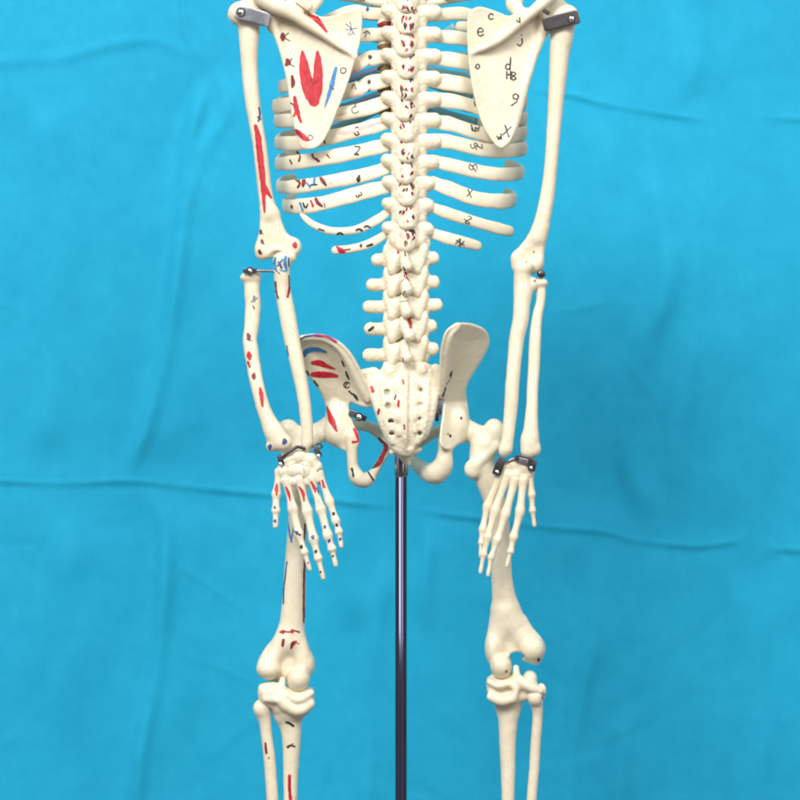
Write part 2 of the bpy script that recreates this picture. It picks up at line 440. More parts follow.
s.stroke([(255.5, 126, 4), (258, 136, 6), (260, 155, 6.5), (262, 172, 6), (263.5, 190, 5), (264.5, 212, 2)], 'red')
s.stroke([(262.5, 180, 4), (266, 190, 5), (271, 198, 2)], 'red')
s.stroke([(259, 108), (259.8, 114), (258.5, 121)], 'dblue', 1.8); s.stroke([(257.5, 117), (261, 119)], 'ink', 1.2)
for x, y in ((261, 232), (262, 242), (259.5, 252)): s.blot(x, y, 1.9, 'dred', 2.6); s.stroke([(x-1, y-1), (x+2.4, y+2)], 'ink', 1)
s.blot(295, 245, 3, 'red', 2.6); s.blot(259, 33, 0.8, 'pink')
hum_l = put('humerus', s, parent=SK); hum_l['label'] = 'upper arm bone with a long red painted streak'

h = SDF(1.0)
h.chain([(561, 20, -15, 13), (562, 34, -14, 12), (560, 50, -14, 10.3), (558, 75, -13, 9), (556, 100, -13, 8), (553, 140, -13, 6.9), (550.5, 170, -13, 6.7), (547.5, 195, -13, 7.3), (542.5, 220, -13, 8), (537, 238, -13, 9)], 4)
h.ell((566, 17, -14), (13.5, 12.5, 12.5), 4).ell((556, 12, -22), (14, 14, 13), 5)
h.plate([(538, 226), (547, 224), (548, 230), (546, 240), (544, 255), (540, 270), (528, 275), (514, 272), (511, 260), (515, 252), (522, 243), (531, 233)], lambda x, y: -14+0*x, lambda x, y: 6+0*x, 4, 5)
h.ell((518, 258, -13), (7, 8, 7), 3).ell((538, 262, -13), (6, 9, 7), 3)
h.ell((529, 256, -5), (7.5, 9, 5), 3, op='sub')
s = sd(h)
s.blot(533.7, 252, 0.9, 'brown').blot(525, 264, 1.0, 'brown').blot(522, 260, 0.7, 'ink')
put('humerus', s, parent=SK)

# ULNA / RADIUS ---------------------------------------------------------------
h = SDF(1.0)
h.chain([(282, 262, -3, 8.0), (282, 276, -4, 8.0), (283, 290, -5, 8), (287.5, 315, -3, 8.3), (292, 340, 0, 8), (297.5, 365, 2, 7.2), (302.5, 390, 5, 6.5), (305, 407, 7, 6.2), (307.3, 430, 8, 6.0), (307.5, 442, 8, 6.3)], 3)
h.ell((282.5, 260, -2), (9.5, 8, 8), 3).ell((306, 446, 8), (4.5, 6, 5), 3)
s = sd(h)
s.stroke([(275.5, 258), (274.5, 264), (276, 270)], 'blue', 2.2); s.stroke([(285.5, 257), (285, 263), (286.5, 270)], 'blue', 2.6)
s.stroke([(279, 262), (281.5, 268)], 'dblue', 1.8).stroke([(288.5, 258), (289, 266)], 'dblue', 1.6).stroke([(277.5, 266), (283, 259)], 'blue', 1.6).stroke([(280, 270), (286, 271.5)], 'blue', 1.5); s.stroke([(280, 274), (277, 271)], 'dblue', 1)
s.stroke([(275.5, 282), (276, 290), (278, 298)], 'dred', 2); s.stroke([(289, 276), (289.5, 286), (287.5, 297)], 'dred', 2.2)
s.stroke([(286.5, 283), (286, 293), (285.2, 300)], 'pink', 1.6)
s.stroke([(287, 346), (288, 356)], 'dblue', 1.3)
s.stroke([(305.5, 372), (308, 375.5)], 'ink', 1.6)
put('ulna', s, parent=SK)
h = SDF(1.0)
h.chain([(252, 283, -10, 8), (252, 292, -9, 7.8), (253, 305, -8, 7.9), (251.5, 327, -6, 7.4), (250, 340, -4, 7.2), (251.5, 352, -2, 7.4), (253.5, 365, 0, 7), (255.5, 377, 2, 6.9), (258.5, 390, 4, 6.8), (263, 407, 6, 7), (268.5, 421, 7, 8), (274, 432, 8, 10), (279, 441, 8, 10.5)], 3, sz=0.85)
h.ell((251, 277.5, -10), (11, 6, 9), 3).ell((252, 274, -7), (8, 4.5, 7), 2)
h.ell((284, 443, 8), (8.5, 8, 7), 3, rot=-35).ell((271, 446, 8), (5, 6, 5.5), 3)
s = sd(h)
s.blot(254, 299, 1.8, 'teal', 4); s.stroke([(251, 302), (257, 298)], 'teal', 1.3); s.stroke([(253, 306), (254.5, 309)], 'ink', 1.2)
for x, y, r, m_ in ((248.5, 337, 2.3, 'dred'), (249, 356, 2.6, 'red'), (254, 376, 2.2, 'dred')): s.blot(x, y, r, m_, r*2)
s.stroke([(247, 339), (252, 341)], 'ink', 1); s.stroke([(248, 362), (250, 367)], 'red', 2)
s.stroke([(260, 388, 2), (261.5, 397, 4.5), (262.5, 406, 2)], 'red')
s.blot(284, 441.5, 2.6, 'dblue', 2.8).blot(270.5, 447, 2.2, 'dblue', 2.4)
put('radius', s, parent=SK)
h = SDF(1.0)
h.chain([(522, 272, -4, 8), (522.5, 283, -5, 9), (523, 292, -4, 9.5), (521.8, 304, -2, 8.4), (520.5, 320, 0, 8), (516.5, 340, 2, 7.5), (514, 365, 4, 7), (512, 390, 6, 7), (511, 407, 7, 6.8), (508, 435, 8, 6.2), (506, 449, 8, 6.8)], 3)
h.ell((524, 267, -3), (10, 8, 8), 3).ell((503, 451, 9), (4, 6.5, 4.5), 3).ell((533, 284, -6), (6, 7, 6), 4)
s = sd(h)
s.blot(535, 281, 1.0, 'brown'); s.blot(526, 262, .8, 'brown')
put('ulna', s, parent=SK)
h = SDF(1.0)
h.chain([(541, 288, -8, 5.0), (540.5, 302, -7, 4.7), (537.5, 315, -5, 5.2), (536, 327, -3, 5.6), (535, 340, -1, 6), (534, 365, 1, 6), (532.5, 390, 4, 5.7), (532, 407, 6, 6), (531, 428, 8, 7.4), (530, 440, 8, 9.4), (529.5, 450, 8, 9)], 3, sz=0.9)
h.ell((541, 283, -8), (7, 5, 7), 2.5).ell((536, 449, 8), (5, 7, 6), 3)
put('radius', sd(h), parent=SK)

# HANDS -----------------------------------------------------------------------
def lerp(a, b_, t): return tuple(a[i]+(b_[i]-a[i])*t for i in range(len(a)))
def finger_sdf(pts, r0, zs, hh=0.7):
    f = SDF(hh)
    n = len(pts)-1
    for i in range(n):
        a = (*pts[i], zs[i]); b_ = (*pts[i+1], zs[i+1]); r = r0[i]
        a = lerp(a, b_, 0.05); b2 = lerp(a, b_, 0.95)
        kn = 1.2 if i < n-1 else 0.95; r = r*1.3; a = a if i else lerp(a, b_, -0.16)
        f.chain([(*a, r*1.28), (*lerp(a, b2, .2), r*1.0), (*lerp(a, b2, .5), r*0.88), (*lerp(a, b2, .8), r*0.95), (*b2, r*kn*(0.9 if i == n-1 else 1))], 0.5, sub=3)
    return f
def carpus(cs, hh=0.8):
    f = SDF(hh, 0.3)
    for (x, y, z, rx, ry, rz) in cs: f.ell((x, y, z), (rx+.5, ry+.5, rz*.85), 2.6)
    return f
f = carpus([(287, 460, 8, 8, 6.5, 7), (299, 457, 9, 8.5, 7, 7), (311, 460, 9, 7.5, 6.5, 7), (317, 467, 9, 5, 6, 6),
            (283, 471, 9, 6, 7, 6), (293, 470, 10, 7, 7.5, 7), (304, 470, 10, 7.5, 8, 7), (314, 475, 9, 6.5, 6.5, 6), (285, 480, 9, 4.5, 5, 5), (298, 481, 10, 6.5, 4.5, 5), (309, 481, 9, 6.5, 4.5, 5), (291, 482, 10, 5, 4, 5), (318, 479, 9, 4.5, 4.5, 5)])
s = sd(f)
s.blot(285.6, 481.5, 2.2, 'ink', 2.3).blot(301, 479.5, 2.3, 'dblue', 2.0).ring(319.5, 470.5, 1.8, 'brown', 0.8)
s.stroke([(298, 478), (304, 478)], 'ink', 1)
s.stroke([(286, 467), (296, 463), (308, 466)], 'brown', 0.45); s.stroke([(303, 464), (304.5, 474)], 'brown', 0.4)
HL = put('hand', s, parent=SK); HL['label'] = 'hand with red, blue and black marks on its fingers'
LF = [('thumb', [(279, 474), (276.3, 494), (275.8, 511), (275.5, 527)], (3.1, 3.0, 2.3), (7, 8, 10, 12)),
      ('finger', [(287, 483), (292.5, 508), (299, 535), (304.5, 553), (310, 570)], (3.3, 3.3, 2.8, 2.0), (10, 12, 15, 17, 18)),
      ('finger', [(300, 482), (307, 510), (313.8, 540), (318.5, 559), (323.5, 579)], (3.3, 3.4, 2.9, 2.0), (10, 12, 15, 17, 18)),
      ('finger', [(312, 481), (320.5, 508), (328, 536), (332, 549), (336, 566)], (3.1, 3.3, 3.0, 2.1), (10, 12, 15, 16, 17)),
      ('finger', [(320, 476), (329.5, 501), (336, 521), (339, 532), (341.5, 547)], (3.0, 2.9, 2.7, 1.9), (9, 11, 13, 14, 15))]
lm = {0: [('s', [(277, 484, 1.5), (276.5, 489, 3.6), (276.5, 495, 1.5)], 'red'), ('b', 275, 507.6, 1.6), ('b', 275.4, 521, 1.6)],
      1: [('s', [(286, 487, 1.6), (288.5, 493, 3.0), (290.5, 501, 1.4)], 'red'), ('b', 297, 533, 1.9), ('b', 301.6, 547, 1.8), ('s', [(294, 531), (300, 535)], 'dblue'), ('s', [(291, 503), (292, 510)], 'pink'), ('b', 308, 563, 1)],
      2: [('s', [(299.5, 487, 2), (303, 493, 3.0), (304, 501, 1.5)], 'red'), ('b', 313, 537, 2.0), ('b', 316, 551.6, 1.8), ('b', 321, 572, 1)],
      3: [('s', [(311.5, 482, 2), (314, 487, 3.2), (315.5, 492, 1.4)], 'red'), ('b', 325, 527, 1.8), ('b', 329, 541, 1.8), ('b', 333, 556, 1), ('s', [(317, 488), (319.5, 494)], 'dblue'), ('s', [(318, 500), (320, 505)], 'pink')],
      4: [('s', [(322, 480, 2), (324, 487, 3)], 'red'), ('b', 333.6, 514, 1.8), ('b', 337, 525, 1.5), ('b', 340, 539, 1.5), ('s', [(318.5, 479), (320, 485)], 'dblue')]}
for i, (nm, pts, r, zs) in enumerate(LF):
    s = sd(finger_sdf(pts, r, zs))
    for m_ in lm[i]:
        if m_[0] == 's': s.stroke(m_[1], m_[2], 2)
        else: s.blot(m_[1], m_[2], m_[3], random.choice(['ink', 'dblue', 'ink']))
    put(nm, s, parent=HL)
f = carpus([(503, 468, 8, 7, 6, 6), (514, 465, 9, 7, 6.5, 6), (524, 467, 9, 6.5, 6, 6), (529, 473, 9, 5, 6, 5),
            (499, 476, 9, 5, 6, 5), (507, 476, 10, 5.5, 6, 6), (516, 475, 10, 5.5, 7, 6), (524, 479, 9, 5, 5.5, 5), (511, 481, 9, 6, 4, 5), (501, 481, 8, 5, 4, 5), (519, 483, 9, 5, 4, 5)])
HR = put('hand', sd(f), 'bone_tan', SK)
RF = [('finger', [(498, 480), (487, 507), (482.5, 530), (481.3, 543), (480.5, 557)], (3.1, 2.7, 2.3, 1.7), (9, 10, 12, 13, 14)),
      ('finger', [(505, 482), (494.5, 512), (487.5, 538), (483.5, 555), (480.2, 573)], (3.2, 2.9, 2.4, 1.8), (10, 13, 16, 17, 18)),
      ('finger', [(514, 483), (505.5, 514), (497, 541), (491, 558), (488, 576)], (3.3, 3.0, 2.5, 1.8), (11, 15, 18, 19, 20)),
      ('finger', [(523, 483), (520, 512), (513.5, 538), (510.5, 552), (506.5, 567)], (3.3, 3.0, 2.5, 1.8), (11, 15, 18, 19, 20)),
      ('thumb', [(530, 476), (531.6, 495), (532.5, 511), (534.5, 526)], (2.8, 2.4, 1.9), (8, 8, 8, 8))]
for nm, pts, r, zs in RF: put(nm, sd(finger_sdf(pts, r, zs)), 'bone_tan', HR)

# SCAPULA ---------------------------------------------------------------------
zl = lambda x, y: 3-0.20*(360-x)+0.0*y
s_ = SDF(1.0)
s_.plate([(360, 8), (362, 22), (360, 42), (355, 60), (348, 83), (337, 112), (326, 137), (316, 148), (302, 148), (296, 132), (291, 98), (286, 70), (279, 42), (270, 22), (272, 10), (290, 6), (310, 12), (322, 17), (336, 15), (347, 11)], zl,
         lambda x, y: 2.0+0*x, 3, 1.4, rim=lambda x, y, d, z, t: (z-2.2*np.clip(-d/16, 0, 1), t+1.1*np.exp(-np.clip(-d, 0, 99)/4)))
s_.chain([(271, 18, -14, 6), (281, 45, -11, 3.6), (290, 80, -10, 3.2), (296, 120, -9, 3.2), (306, 144, -7, 3.4)], 4)
s_.chain([(356, 57, 3.5, 1.2), (340, 46, 4, 3.2), (325, 35, 3, 4.2), (308, 24, 3, 5.4), (292, 13, 3, 7), (275, 5, 1, 9), (262, -4, -2, 10)], 5)
s_.chain([(335, 42, -1, 3), (318, 29, -2, 4), (300, 19, -4, 5)], 5)
s_.ell((300, 2, 1), (14, 8, 5), 4, rot=28).ell((272, 20, -14), (7, 13, 8), 4)
s_.chain([(309, 12, -10, 5), (318, -2, -20, 6), (308, -6, -32, 6)], 5)
s_.ell((306, 46, 1), (13, 9, 4), 5, rot=28, op='sub')
s = sd(s_)
s.stroke([(302.5, 52, 3), (303.5, 62, 8.5), (306, 78, 12), (311, 92, 15), (314, 101, 11)], 'red')
s.stroke([(317.5, 52, 3), (318, 62, 7.5), (318, 78, 10), (316.5, 92, 11), (315, 101, 8)], 'red')
s.stroke([(311, 80), (313, 85), (315, 82)], 'dred', 1.4)
s.stroke([(336, 68, 3.5), (333.5, 78, 4.4), (331, 88, 4.6), (327.5, 99, 3), (324.5, 108, 1)], 'blue'); s.stroke([(330, 86), (333.5, 89)], 'dblue', 1.4)
s.ring(343.3, 70.5, 2.8, 'ink', 1.0); s.ring(310.3, 137.6, 2.4, 'ink', 1.0)
for x, y, r, ry in ((283.5, 37, 2.8, 4), (287.5, 62.5, 2.8, 3.6)):
    s.blot(x, y, r, 'dred', ry); s.stroke([(x, y), (x+5, y-4)], 'ink', 1.1); s.stroke([(x+1, y+1), (x+6.5, y+4)], 'ink', 1.1)
s.stroke([(292, 76, 2), (293, 82, 4.4), (292.5, 87, 2.5)], 'dred')
s.stroke([(294.5, 97, 3), (296, 107, 5), (297, 112, 4), (301, 122, 2.5)], 'red'); s.stroke([(291, 103), (298, 109), (300, 114)], 'dred', 1.3); s.stroke([(294, 116), (297.5, 106)], 'red', 2)
s.stroke([(296, 130.5, 3), (300, 134, 5.5), (305, 138.5, 5), (308, 140, 3)], 'red'); s.stroke([(297, 131), (303, 137)], 'dred', 1.6)
s.stroke([(309, 15, 3), (315, 18, 5), (320, 23, 5), (326.5, 32, 2)], 'red'); s.stroke([(317, 18), (321, 12), (326, 10)], 'ink', 1.3); s.stroke([(319, 13), (323, 16)], 'ink', 1)
s.stroke([(296, 3), (304, 9), (311, 15)], 'brown', 1.0)
for a in ([(346, 24), (351, 29), (348, 35)], [(350, 22), (352, 30), (355, 35)], [(346, 30), (357, 28)], [(349, 36), (353, 33)]): s.stroke(a, 'dblue', 0.8)
SCL = put('scapula', s, parent=SK); SCL['label'] = 'shoulder blade with a large red forked patch and a blue streak'

zr = lambda x, y: 3-0.20*(x-468)+0.0*y
s_ = SDF(1.0)
s_.plate([(469, 11), (467, 26), (468, 52), (470, 74), (475, 100), (482, 124), (492, 141), (500, 148.5), (508, 144), (514, 132), (520, 108), (526, 84), (532, 66), (540, 42), (546, 24), (540, 12), (524, 8), (510, 16), (500, 13), (489, 9), (478, 7)], zr,
         lambda x, y: 2.0+0*x, 3, 1.4, rim=lambda x, y, d, z, t: (z-2.2*np.clip(-d/16, 0, 1), t+1.1*np.exp(-np.clip(-d, 0, 99)/4)))
s_.chain([(545, 24, -12, 7), (536, 52, -10, 3.4), (526, 86, -9, 3.0), (517, 122, -8, 2.8), (506, 142, -6, 3.0)], 4)
s_.chain([(472, 53, 3.5, 2.2), (488, 46, 4.5, 3.6), (502, 38, 5, 4), (516, 26, 5, 4.6), (530, 14, 5, 5.2), (543, 3, 3, 6.5), (556, -10, 0, 8)], 3)
s_.chain([(500, 38, 0, 3), (518, 24, -1, 4), (534, 12, -4, 5)], 4)
s_.ell((544, 24, -13), (6.5, 13, 8), 4)
s_.chain([(520, 14, -12, 6), (514, 3, -18, 8.5), (520, -8, -30, 7)], 4)
s = sd(s_)
s.glyph('c', 491, 16.5, 6).glyph('e', 480.5, 32, 8).glyph('a', 518.5, 20, 5).glyph('j', 520, 42, 8).glyph('d', 508.5, 65, 9)
s.glyph('h', 509, 75, 7).glyph('8', 513.5, 76, 8).glyph('9', 515, 99, 10, rot=15).glyph('o', 477.5, 66.5, 5).glyph('x', 507, 131, 10, rot=15).glyph('w', 499.5, 137, 6, rot=-20)
s.stroke([(475, 67), (478, 69)], 'ink', 1)
put('scapula', s, 'bone', SK)['label'] = 'shoulder blade with black handwritten letters'

# CLAVICLES (at the top edge of the view)
for sx, pts in ((1, [(266, -8, -10), (290, -14, -30), (320, -6, -75), (350, -2, -105), (384, 4, -118)]), (-1, [(552, -14, -10), (520, -14, -30), (490, -6, -75), (460, -2, -105), (424, 4, -118)])):
    put('clavicle', sd(SDF(1.2).chain([(x, y, z, 5.5 if i in (0, 4) else 4.2) for i, (x, y, z) in enumerate(pts)], 3)), parent=SK)

# RIBS ------------------------------------------------------------------------
CX = 403
ribs = {  # number: (left back points, left extreme, right back points, right extreme, halfheight)
 1: ([(391, -8), (375, -12)], (352, -6), [(428, -8), (440, -12)], (458, -6), 4),
 2: ([(391, 14), (370, 14), (350, 12)], (318, 24), [(428, 16), (440, 15), (465, 14)], (492, 24), 6.2),
 3: ([(391, 34), (370, 35), (350, 38)], (296, 58), [(428, 36), (445, 37), (467, 40)], (512, 58), 6.6),
 4: ([(391, 56), (368, 59), (350, 66)], (285, 86), [(428, 58), (445, 59), (470, 64)], (519, 82), 7.2),
 5: ([(391, 79), (368, 84), (350, 91)], (279, 106), [(428, 80), (445, 82), (472, 87)], (522, 102), 7.6),
 6: ([(391, 100), (368, 108), (346, 113), (310, 119)], (278, 121), [(428, 99), (450, 101), (472, 106), (500, 117)], (524, 119), 7),
 7: ([(391, 121), (375, 126), (356, 131), (332, 137), (300, 143)], (278, 143), [(428, 121), (450, 124), (475, 132), (500, 137)], (524, 133), 7),
 8: ([(391, 144), (370, 149), (345, 154.5), (320, 159), (295, 162.5)], (278, 164), [(428, 140), (450, 142), (475, 148), (500, 151)], (524, 149), 7),
 9: ([(391, 166), (370, 173.5), (345, 179), (320, 183.5), (295, 187)], (279, 187), [(428, 160), (450, 165), (475, 171), (500, 174.5)], (521, 173), 6.6),
 10: ([(391, 186), (370, 190.5), (345, 197.5), (320, 204), (298, 206.5)], (285, 206), [(428, 181), (450, 189), (475, 198.5), (500, 201.5)], (514, 200), 7.2),
 11: ([(391, 210), (375, 221), (355, 230), (332, 231), (315, 225.5), (306, 219)], (300, 212), [(428, 206), (450, 214), (475, 222), (500, 229)], (514, 232), 5.6),
 12: ([(391, 231), (370, 243.5), (350, 249)], (331, 250.5), [(428, 232), (450, 239), (465, 242.5)], (482, 247), 5.6)}
def rib(n, side):
    lb, le, rb, re_, hh = ribs[n]; hh += 0.6 if 2 <= n <= 10 else 0.2
    bp, ex = (lb, le) if side < 0 else (rb, re_)
    fl = n >= 11
    A = (abs(ex[0]-CX)+0.5) if not fl else (118 if n == 11 else 100)
    Bz = 58 if n > 3 else (40, 48, 54)[n-1]
    pts = []
    for x, y in bp:
        u = min(0.985, abs(x-CX)/A); z = -66+Bz*math.sqrt(1-u*u)
        z -= 12*max(0, 1-(abs(x-CX)-12)/36)
        pts.append((*P(x, y, z), hh))
    if fl:
        u = min(0.97, abs(ex[0]-CX)/A); pts.append((*P(ex[0], ex[1], -66+Bz*math.sqrt(1-u*u)), hh*0.85))
        if n == 11 and side < 0:
            pts = [p[:3]+(h_,) for p, h_ in zip(pts, (5.0, 4.6, 4.2, 4.0, 3.6, 3.2, 2.4))]
        if n == 12 and side < 0: pts = [p[:3]+(4.4,) for p in pts]
    else:
        pts.append((*P(ex[0], ex[1], -66), hh*0.92))
        dr = (3, 2, -2, -4, -6, -8, -9, -9, -9, -8)[n-1]
        th_end = (0.95, 0.95, 0.95, 0.95, 0.95, 0.95, 0.92, 0.62, 0.55, 0.45)[n-1]
        y0 = ex[1]
        for t in np.linspace(0.18, th_end, 5):
            x = CX+side*A*math.cos(t); z = -66-64*math.sin(t)
            pts.append((*P(x, y0+dr*min(1.25, t/0.6)**0.8, z), hh*0.9*(1-0.12*t)))
    q = catmull(pts, 8); q = np.array(q)
    # resample at even steps
    seg = np.r_[0, np.cumsum(np.linalg.norm(np.diff(q[:, :3], axis=0), axis=1))]
    m = int(seg[-1]/2.2); tt = np.linspace(0, seg[-1], m); q = np.stack([np.interp(tt, seg, q[:, i]) for i in range(4)], 1)
    path = []; L = seg[-1]
    for i in range(m):
        t = unit(q[min(i+1, m-1), :3]-q[max(i-1, 0), :3])
        out = q[i, :3]-np.array([CX, q[i, 1], -66]); out = unit(out-t*np.dot(out, t))
        if fl: out = unit(np.array([side*0.15, 0, 1])-t*np.dot((side*0.15, 0, 1), t))
        up = np.cross(t, out)
        e0 = min(1, (tt[i]+1.2)/7); e1 = min(1, (L-tt[i]+0.01)/6)
        e0 = 0.75+0.25*e0 if tt[i] > 2 else 0.55+0.1*tt[i]
        neck = 1-0.07*math.exp(-((tt[i]-10)/7)**2)+0.04*math.exp(-((tt[i]-19)/5)**2)
        e = e0*math.sqrt(max(0.0, 1-(1-e1)**2))*neck
        wob = 1+0.035*math.sin(tt[i]*0.11+n)+0.015*math.sin(tt[i]*0.31+2*n)
        path.append((q[i, :3], up, out, max(0.2, q[i, 3]*e*wob), max(0.2, 2.5*e*(0.9+0.1*wob))))
    V, Q = sweep(path, 18, e=0.95); return Solid(V, fixorient(V, Q)), q[-1]
rib_o = {}
for n in range(1, 13):
    for side in (-1, 1): rib_o[(n, side)] = rib(n, side)
R_ = lambda n, s: rib_o[(n, s)][0]
# handwriting and muscle marks on the ribs
g = R_(2, -1); g.blot(367.5, 9.5, 2.0, 'dblue', 1.6)
R_(2, -1).stroke([(360, 19.5), (372, 20), (389, 22)], 'brown', 1.6)
R_(3, -1).stroke([(364, 33), (367, 31), (370, 34)], 'ink', 1.3).stroke([(365, 37), (367, 33)], 'ink', 1.1).blot(388, 33, 3.2, 'red', 3.4)
R_(3, -1).stroke([(361, 44), (389, 43)], 'pink', 1.0)
R_(4, -1).blot(370, 57.5, 2.4, 'ink', 1.6).stroke([(389, 53), (392, 55)], 'ink', 1.2)
R_(4, -1).stroke([(352, 72), (372, 65)], 'pink', 1.6)
R_(5, -1).blot(368.6, 82, 2.2, 'ink', 1.8).stroke([(352, 88), (354, 84), (356, 89)], 'brown', 1.3).stroke([(348, 97), (372, 91)], 'pink', 1.6)
R_(6, -1).ring(355, 110, 3.2, 'ink', 1.1, 20, 300).stroke([(354, 107), (356, 104)], 'brown', 1.1).stroke([(338, 115), (346, 113)], 'pink', 2)
R_(7, -1).glyph('8', 357, 131, 8, 'ink', 1.5, 10).stroke([(340, 133, 3), (350, 132, 4), (385, 121, 2)], 'pink').stroke([(323, 139), (325, 143)], 'ink', 1.8)
R_(8, -1).glyph('7', 356.5, 151, 8, 'ink', 1.5, 15).stroke([(355, 154), (358, 154.5)], 'ink', 1.8)
R_(8, -1).stroke([(297, 152), (300, 156), (299, 161)], 'dred', 2).stroke([(312, 153), (314, 158), (319, 161)], 'dred', 2).stroke([(317, 158), (318, 162)], 'ink', 1)
R_(9, -1).stroke([(357, 179.5, 2), (359.5, 175, 2), (358, 181, 3), (360, 179, 2)], 'ink').stroke([(302, 176, 1.5), (304, 181, 4), (303, 186, 3)], 'dred').stroke([(299, 180), (307, 176)], 'ink', 1)
R_(9, -1).stroke([(314, 172), (314.5, 178), (314, 184)], 'blue', 2.4).stroke([(310, 178), (318, 175)], 'dblue', 1.3).stroke([(311, 185), (317, 184.5)], 'ink', 1.6)
R_(9, -1).stroke([(320, 177, 2), (322.5, 180.5, 4), (326, 185, 2.5)], 'dred').stroke([(330, 182), (332, 184)], 'pink', 1)
R_(9, -1).stroke([(296, 180), (300, 183), (298, 187)], 'dred', 2.4).stroke([(307, 183), (310, 187)], 'blue', 2).stroke([(317, 174), (320, 171)], 'blue', 2).stroke([(305, 173), (308, 176)], 'ink', 1.6)
R_(8, -1).stroke([(327, 155), (330, 158)], 'dred', 1.6).stroke([(290, 160), (292, 164)], 'ink', 1.4)
R_(10, -1).stroke([(300, 203), (303, 211)], 'blue', 2).stroke([(311, 201), (313, 206)], 'red', 2.2)
R_(10, -1).glyph('3', 359, 195, 6, 'ink', 1.3, 60).blot(291.5, 207, 1.6, 'dred', 2).stroke([(303, 203), (305.5, 208), (308, 204)], 'ink', 1.8)
R_(10, -1).stroke([(316, 199, 3), (318, 203, 4), (322, 206, 2.4)], 'dred').stroke([(324, 203), (325, 207)], 'ink', 1)
for x, y in ((340, 233.5), (359, 229.5), (367, 226.5)): R_(11, -1).stroke([(x-2.5, y+0.6), (x, y-0.6), (x+3, y+1)], 'ink', 2)
R_(11, -1).stroke([(319, 229), (324, 230.5)], 'ink', 1.4)
R_(12, -1).stroke([(337, 247, 2), (341, 250.5, 5), (344, 252, 3)], 'red').stroke([(344, 250), (350, 249)], 'dred', 1.3).blot(361, 245.5, 1.8).stroke([(367, 246), (372, 244.5)], 'ink', 2.4)
R_(6, 1).stroke([(474, 101), (475, 106)], 'ink', 1.1)
R_(7, 1).glyph('3', 475.5, 128, 8, 'ink', 1.2, 60).stroke([(471, 125), (474, 131), (479, 130)], 'ink', 1)
R_(8, 1).glyph('5', 474, 146, 7, 'ink', 1.0, 70).glyph('z', 479, 147, 6, 'ink', 1.0, 80)
R_(9, 1).glyph('5', 473, 167.5, 8, 'ink', 1.0, 80).stroke([(470, 164), (476, 171)], 'ink', 1)
R_(10, 1).glyph('x', 469.5, 193.5, 7, 'ink', 1.1, 10)
R_(11, 1).glyph('z', 468.5, 220, 7, 'ink', 1.0, 25).stroke([(464, 219), (470, 223)], 'ink', 0.8)
R_(12, 1).glyph('n', 460, 242.5, 7, 'ink', 1.1, 40).stroke([(456, 240), (464, 245)], 'ink', 1)
for n in range(1, 13):
    for side in (-1, 1):
        ro = put('rib', rib_o[(n, side)][0], 'bone', SK)
        if n <= 7:
            e = rib_o[(n, side)][1]; e0 = e[:3]
            if n <= 7: tgt = (CX+side*13, -2+13*n, -126); mid = ((e0[0]+tgt[0])/2+side*4, (e0[1]+tgt[1])/2+2, -126)
            else:
                tgt = (e0[0]-side*16, e0[1]-3, e0[2]-6); mid = (e0[0]-side*8, e0[1]-0.5, e0[2]-4)
            q = catmull([tuple(e0), mid, tgt], 8); path = []
            for i in range(len(q)):
                t = unit(q[min(i+1, len(q)-1)]-q[max(i-1, 0)]); out = unit(np.array([side*0.3, 0, -1])-t*np.dot((side*0.3, 0, -1), t)); path.append((q[i], np.cross(t, out), out, 4.6, 2.6))
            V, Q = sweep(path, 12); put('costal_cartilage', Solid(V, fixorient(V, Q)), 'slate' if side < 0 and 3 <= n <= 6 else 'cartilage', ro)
st = SDF(1.2).plate([(388, -8), (418, -8), (420, 6), (412, 14), (414, 60), (411, 100), (405, 118), (400, 118), (395, 100), (392, 60), (394, 14), (386, 6)], lambda x, y: -128+0*x, lambda x, y: 3.5+0*x, 3, 2)
put('sternum', sd(st), parent=SK)

# VERTEBRAE -------------------------------------------------------------------
def body(f, x, y, z, rx, rz, hy):
    a = []
    for t in np.linspace(-1, 1, 5): a.append(t)
    poly = [(x-rx, y-hy), (x, y-hy-0.6), (x+rx, y-hy), (x+rx-1.6, y), (x+rx, y+hy), (x, y+hy+0.6), (x-rx, y+hy), (x-rx+1.6, y)]
    f.plate(poly, lambda X, Y: z+0*X, lambda X, Y: rz*np.sqrt(np.clip(1-((X-x)/(rx*1.12))**2, 0.08, 1)), 2.5, 2.0)
def disc(x, y, z, rx, rz, par):
    path = []
    for dy, k_ in ((-2.6, .85), (-1.6, .98), (0, 1.02), (1.6, .98), (2.6, .85)): path.append((P(x, y+dy, z), (1, 0, 0), (0, 0, 1), rx*k_, rz*k_))
    V, Q = sweep(path, 20); put('disc', Solid(V, fixorient(V, Q)), 'disc', par)
TY = [-8, 13, 35, 57, 79, 100, 121, 142, 163, 184, 206, 230]
marks_sp = {1: [(404.8, 3.5), (411, 8), (414.5, 10.5), (405, 26), (411, 27)], 2: [(402.5, 43), (411, 44)], 3: [(411, 69)], 4: [(411, 79), (401, 89)], 5: [(409, 96), (411.5, 105)],
            6: [(405.7, 111), (412, 116.5)], 7: [(403, 132), (411, 137), (414, 130), (403, 152)], 8: [(405.7, 156), (411, 159)], 9: [(404.8, 177), (412, 186.5)], 10: [(404.8, 196), (412.7, 195), (410.6, 206)],
            11: [(409.7, 220), (406, 227), (412.7, 232), (407.4, 236), (405, 243.5)]}
big = {(409.7, 220): 'dred', (411, 137): 'dred', (411.5, 105): 'dred', (409, 96): 'dred', (404.8, 196): 'dred', (412.7, 195): 'dred', (404.8, 177): 'dred'}
prev = None
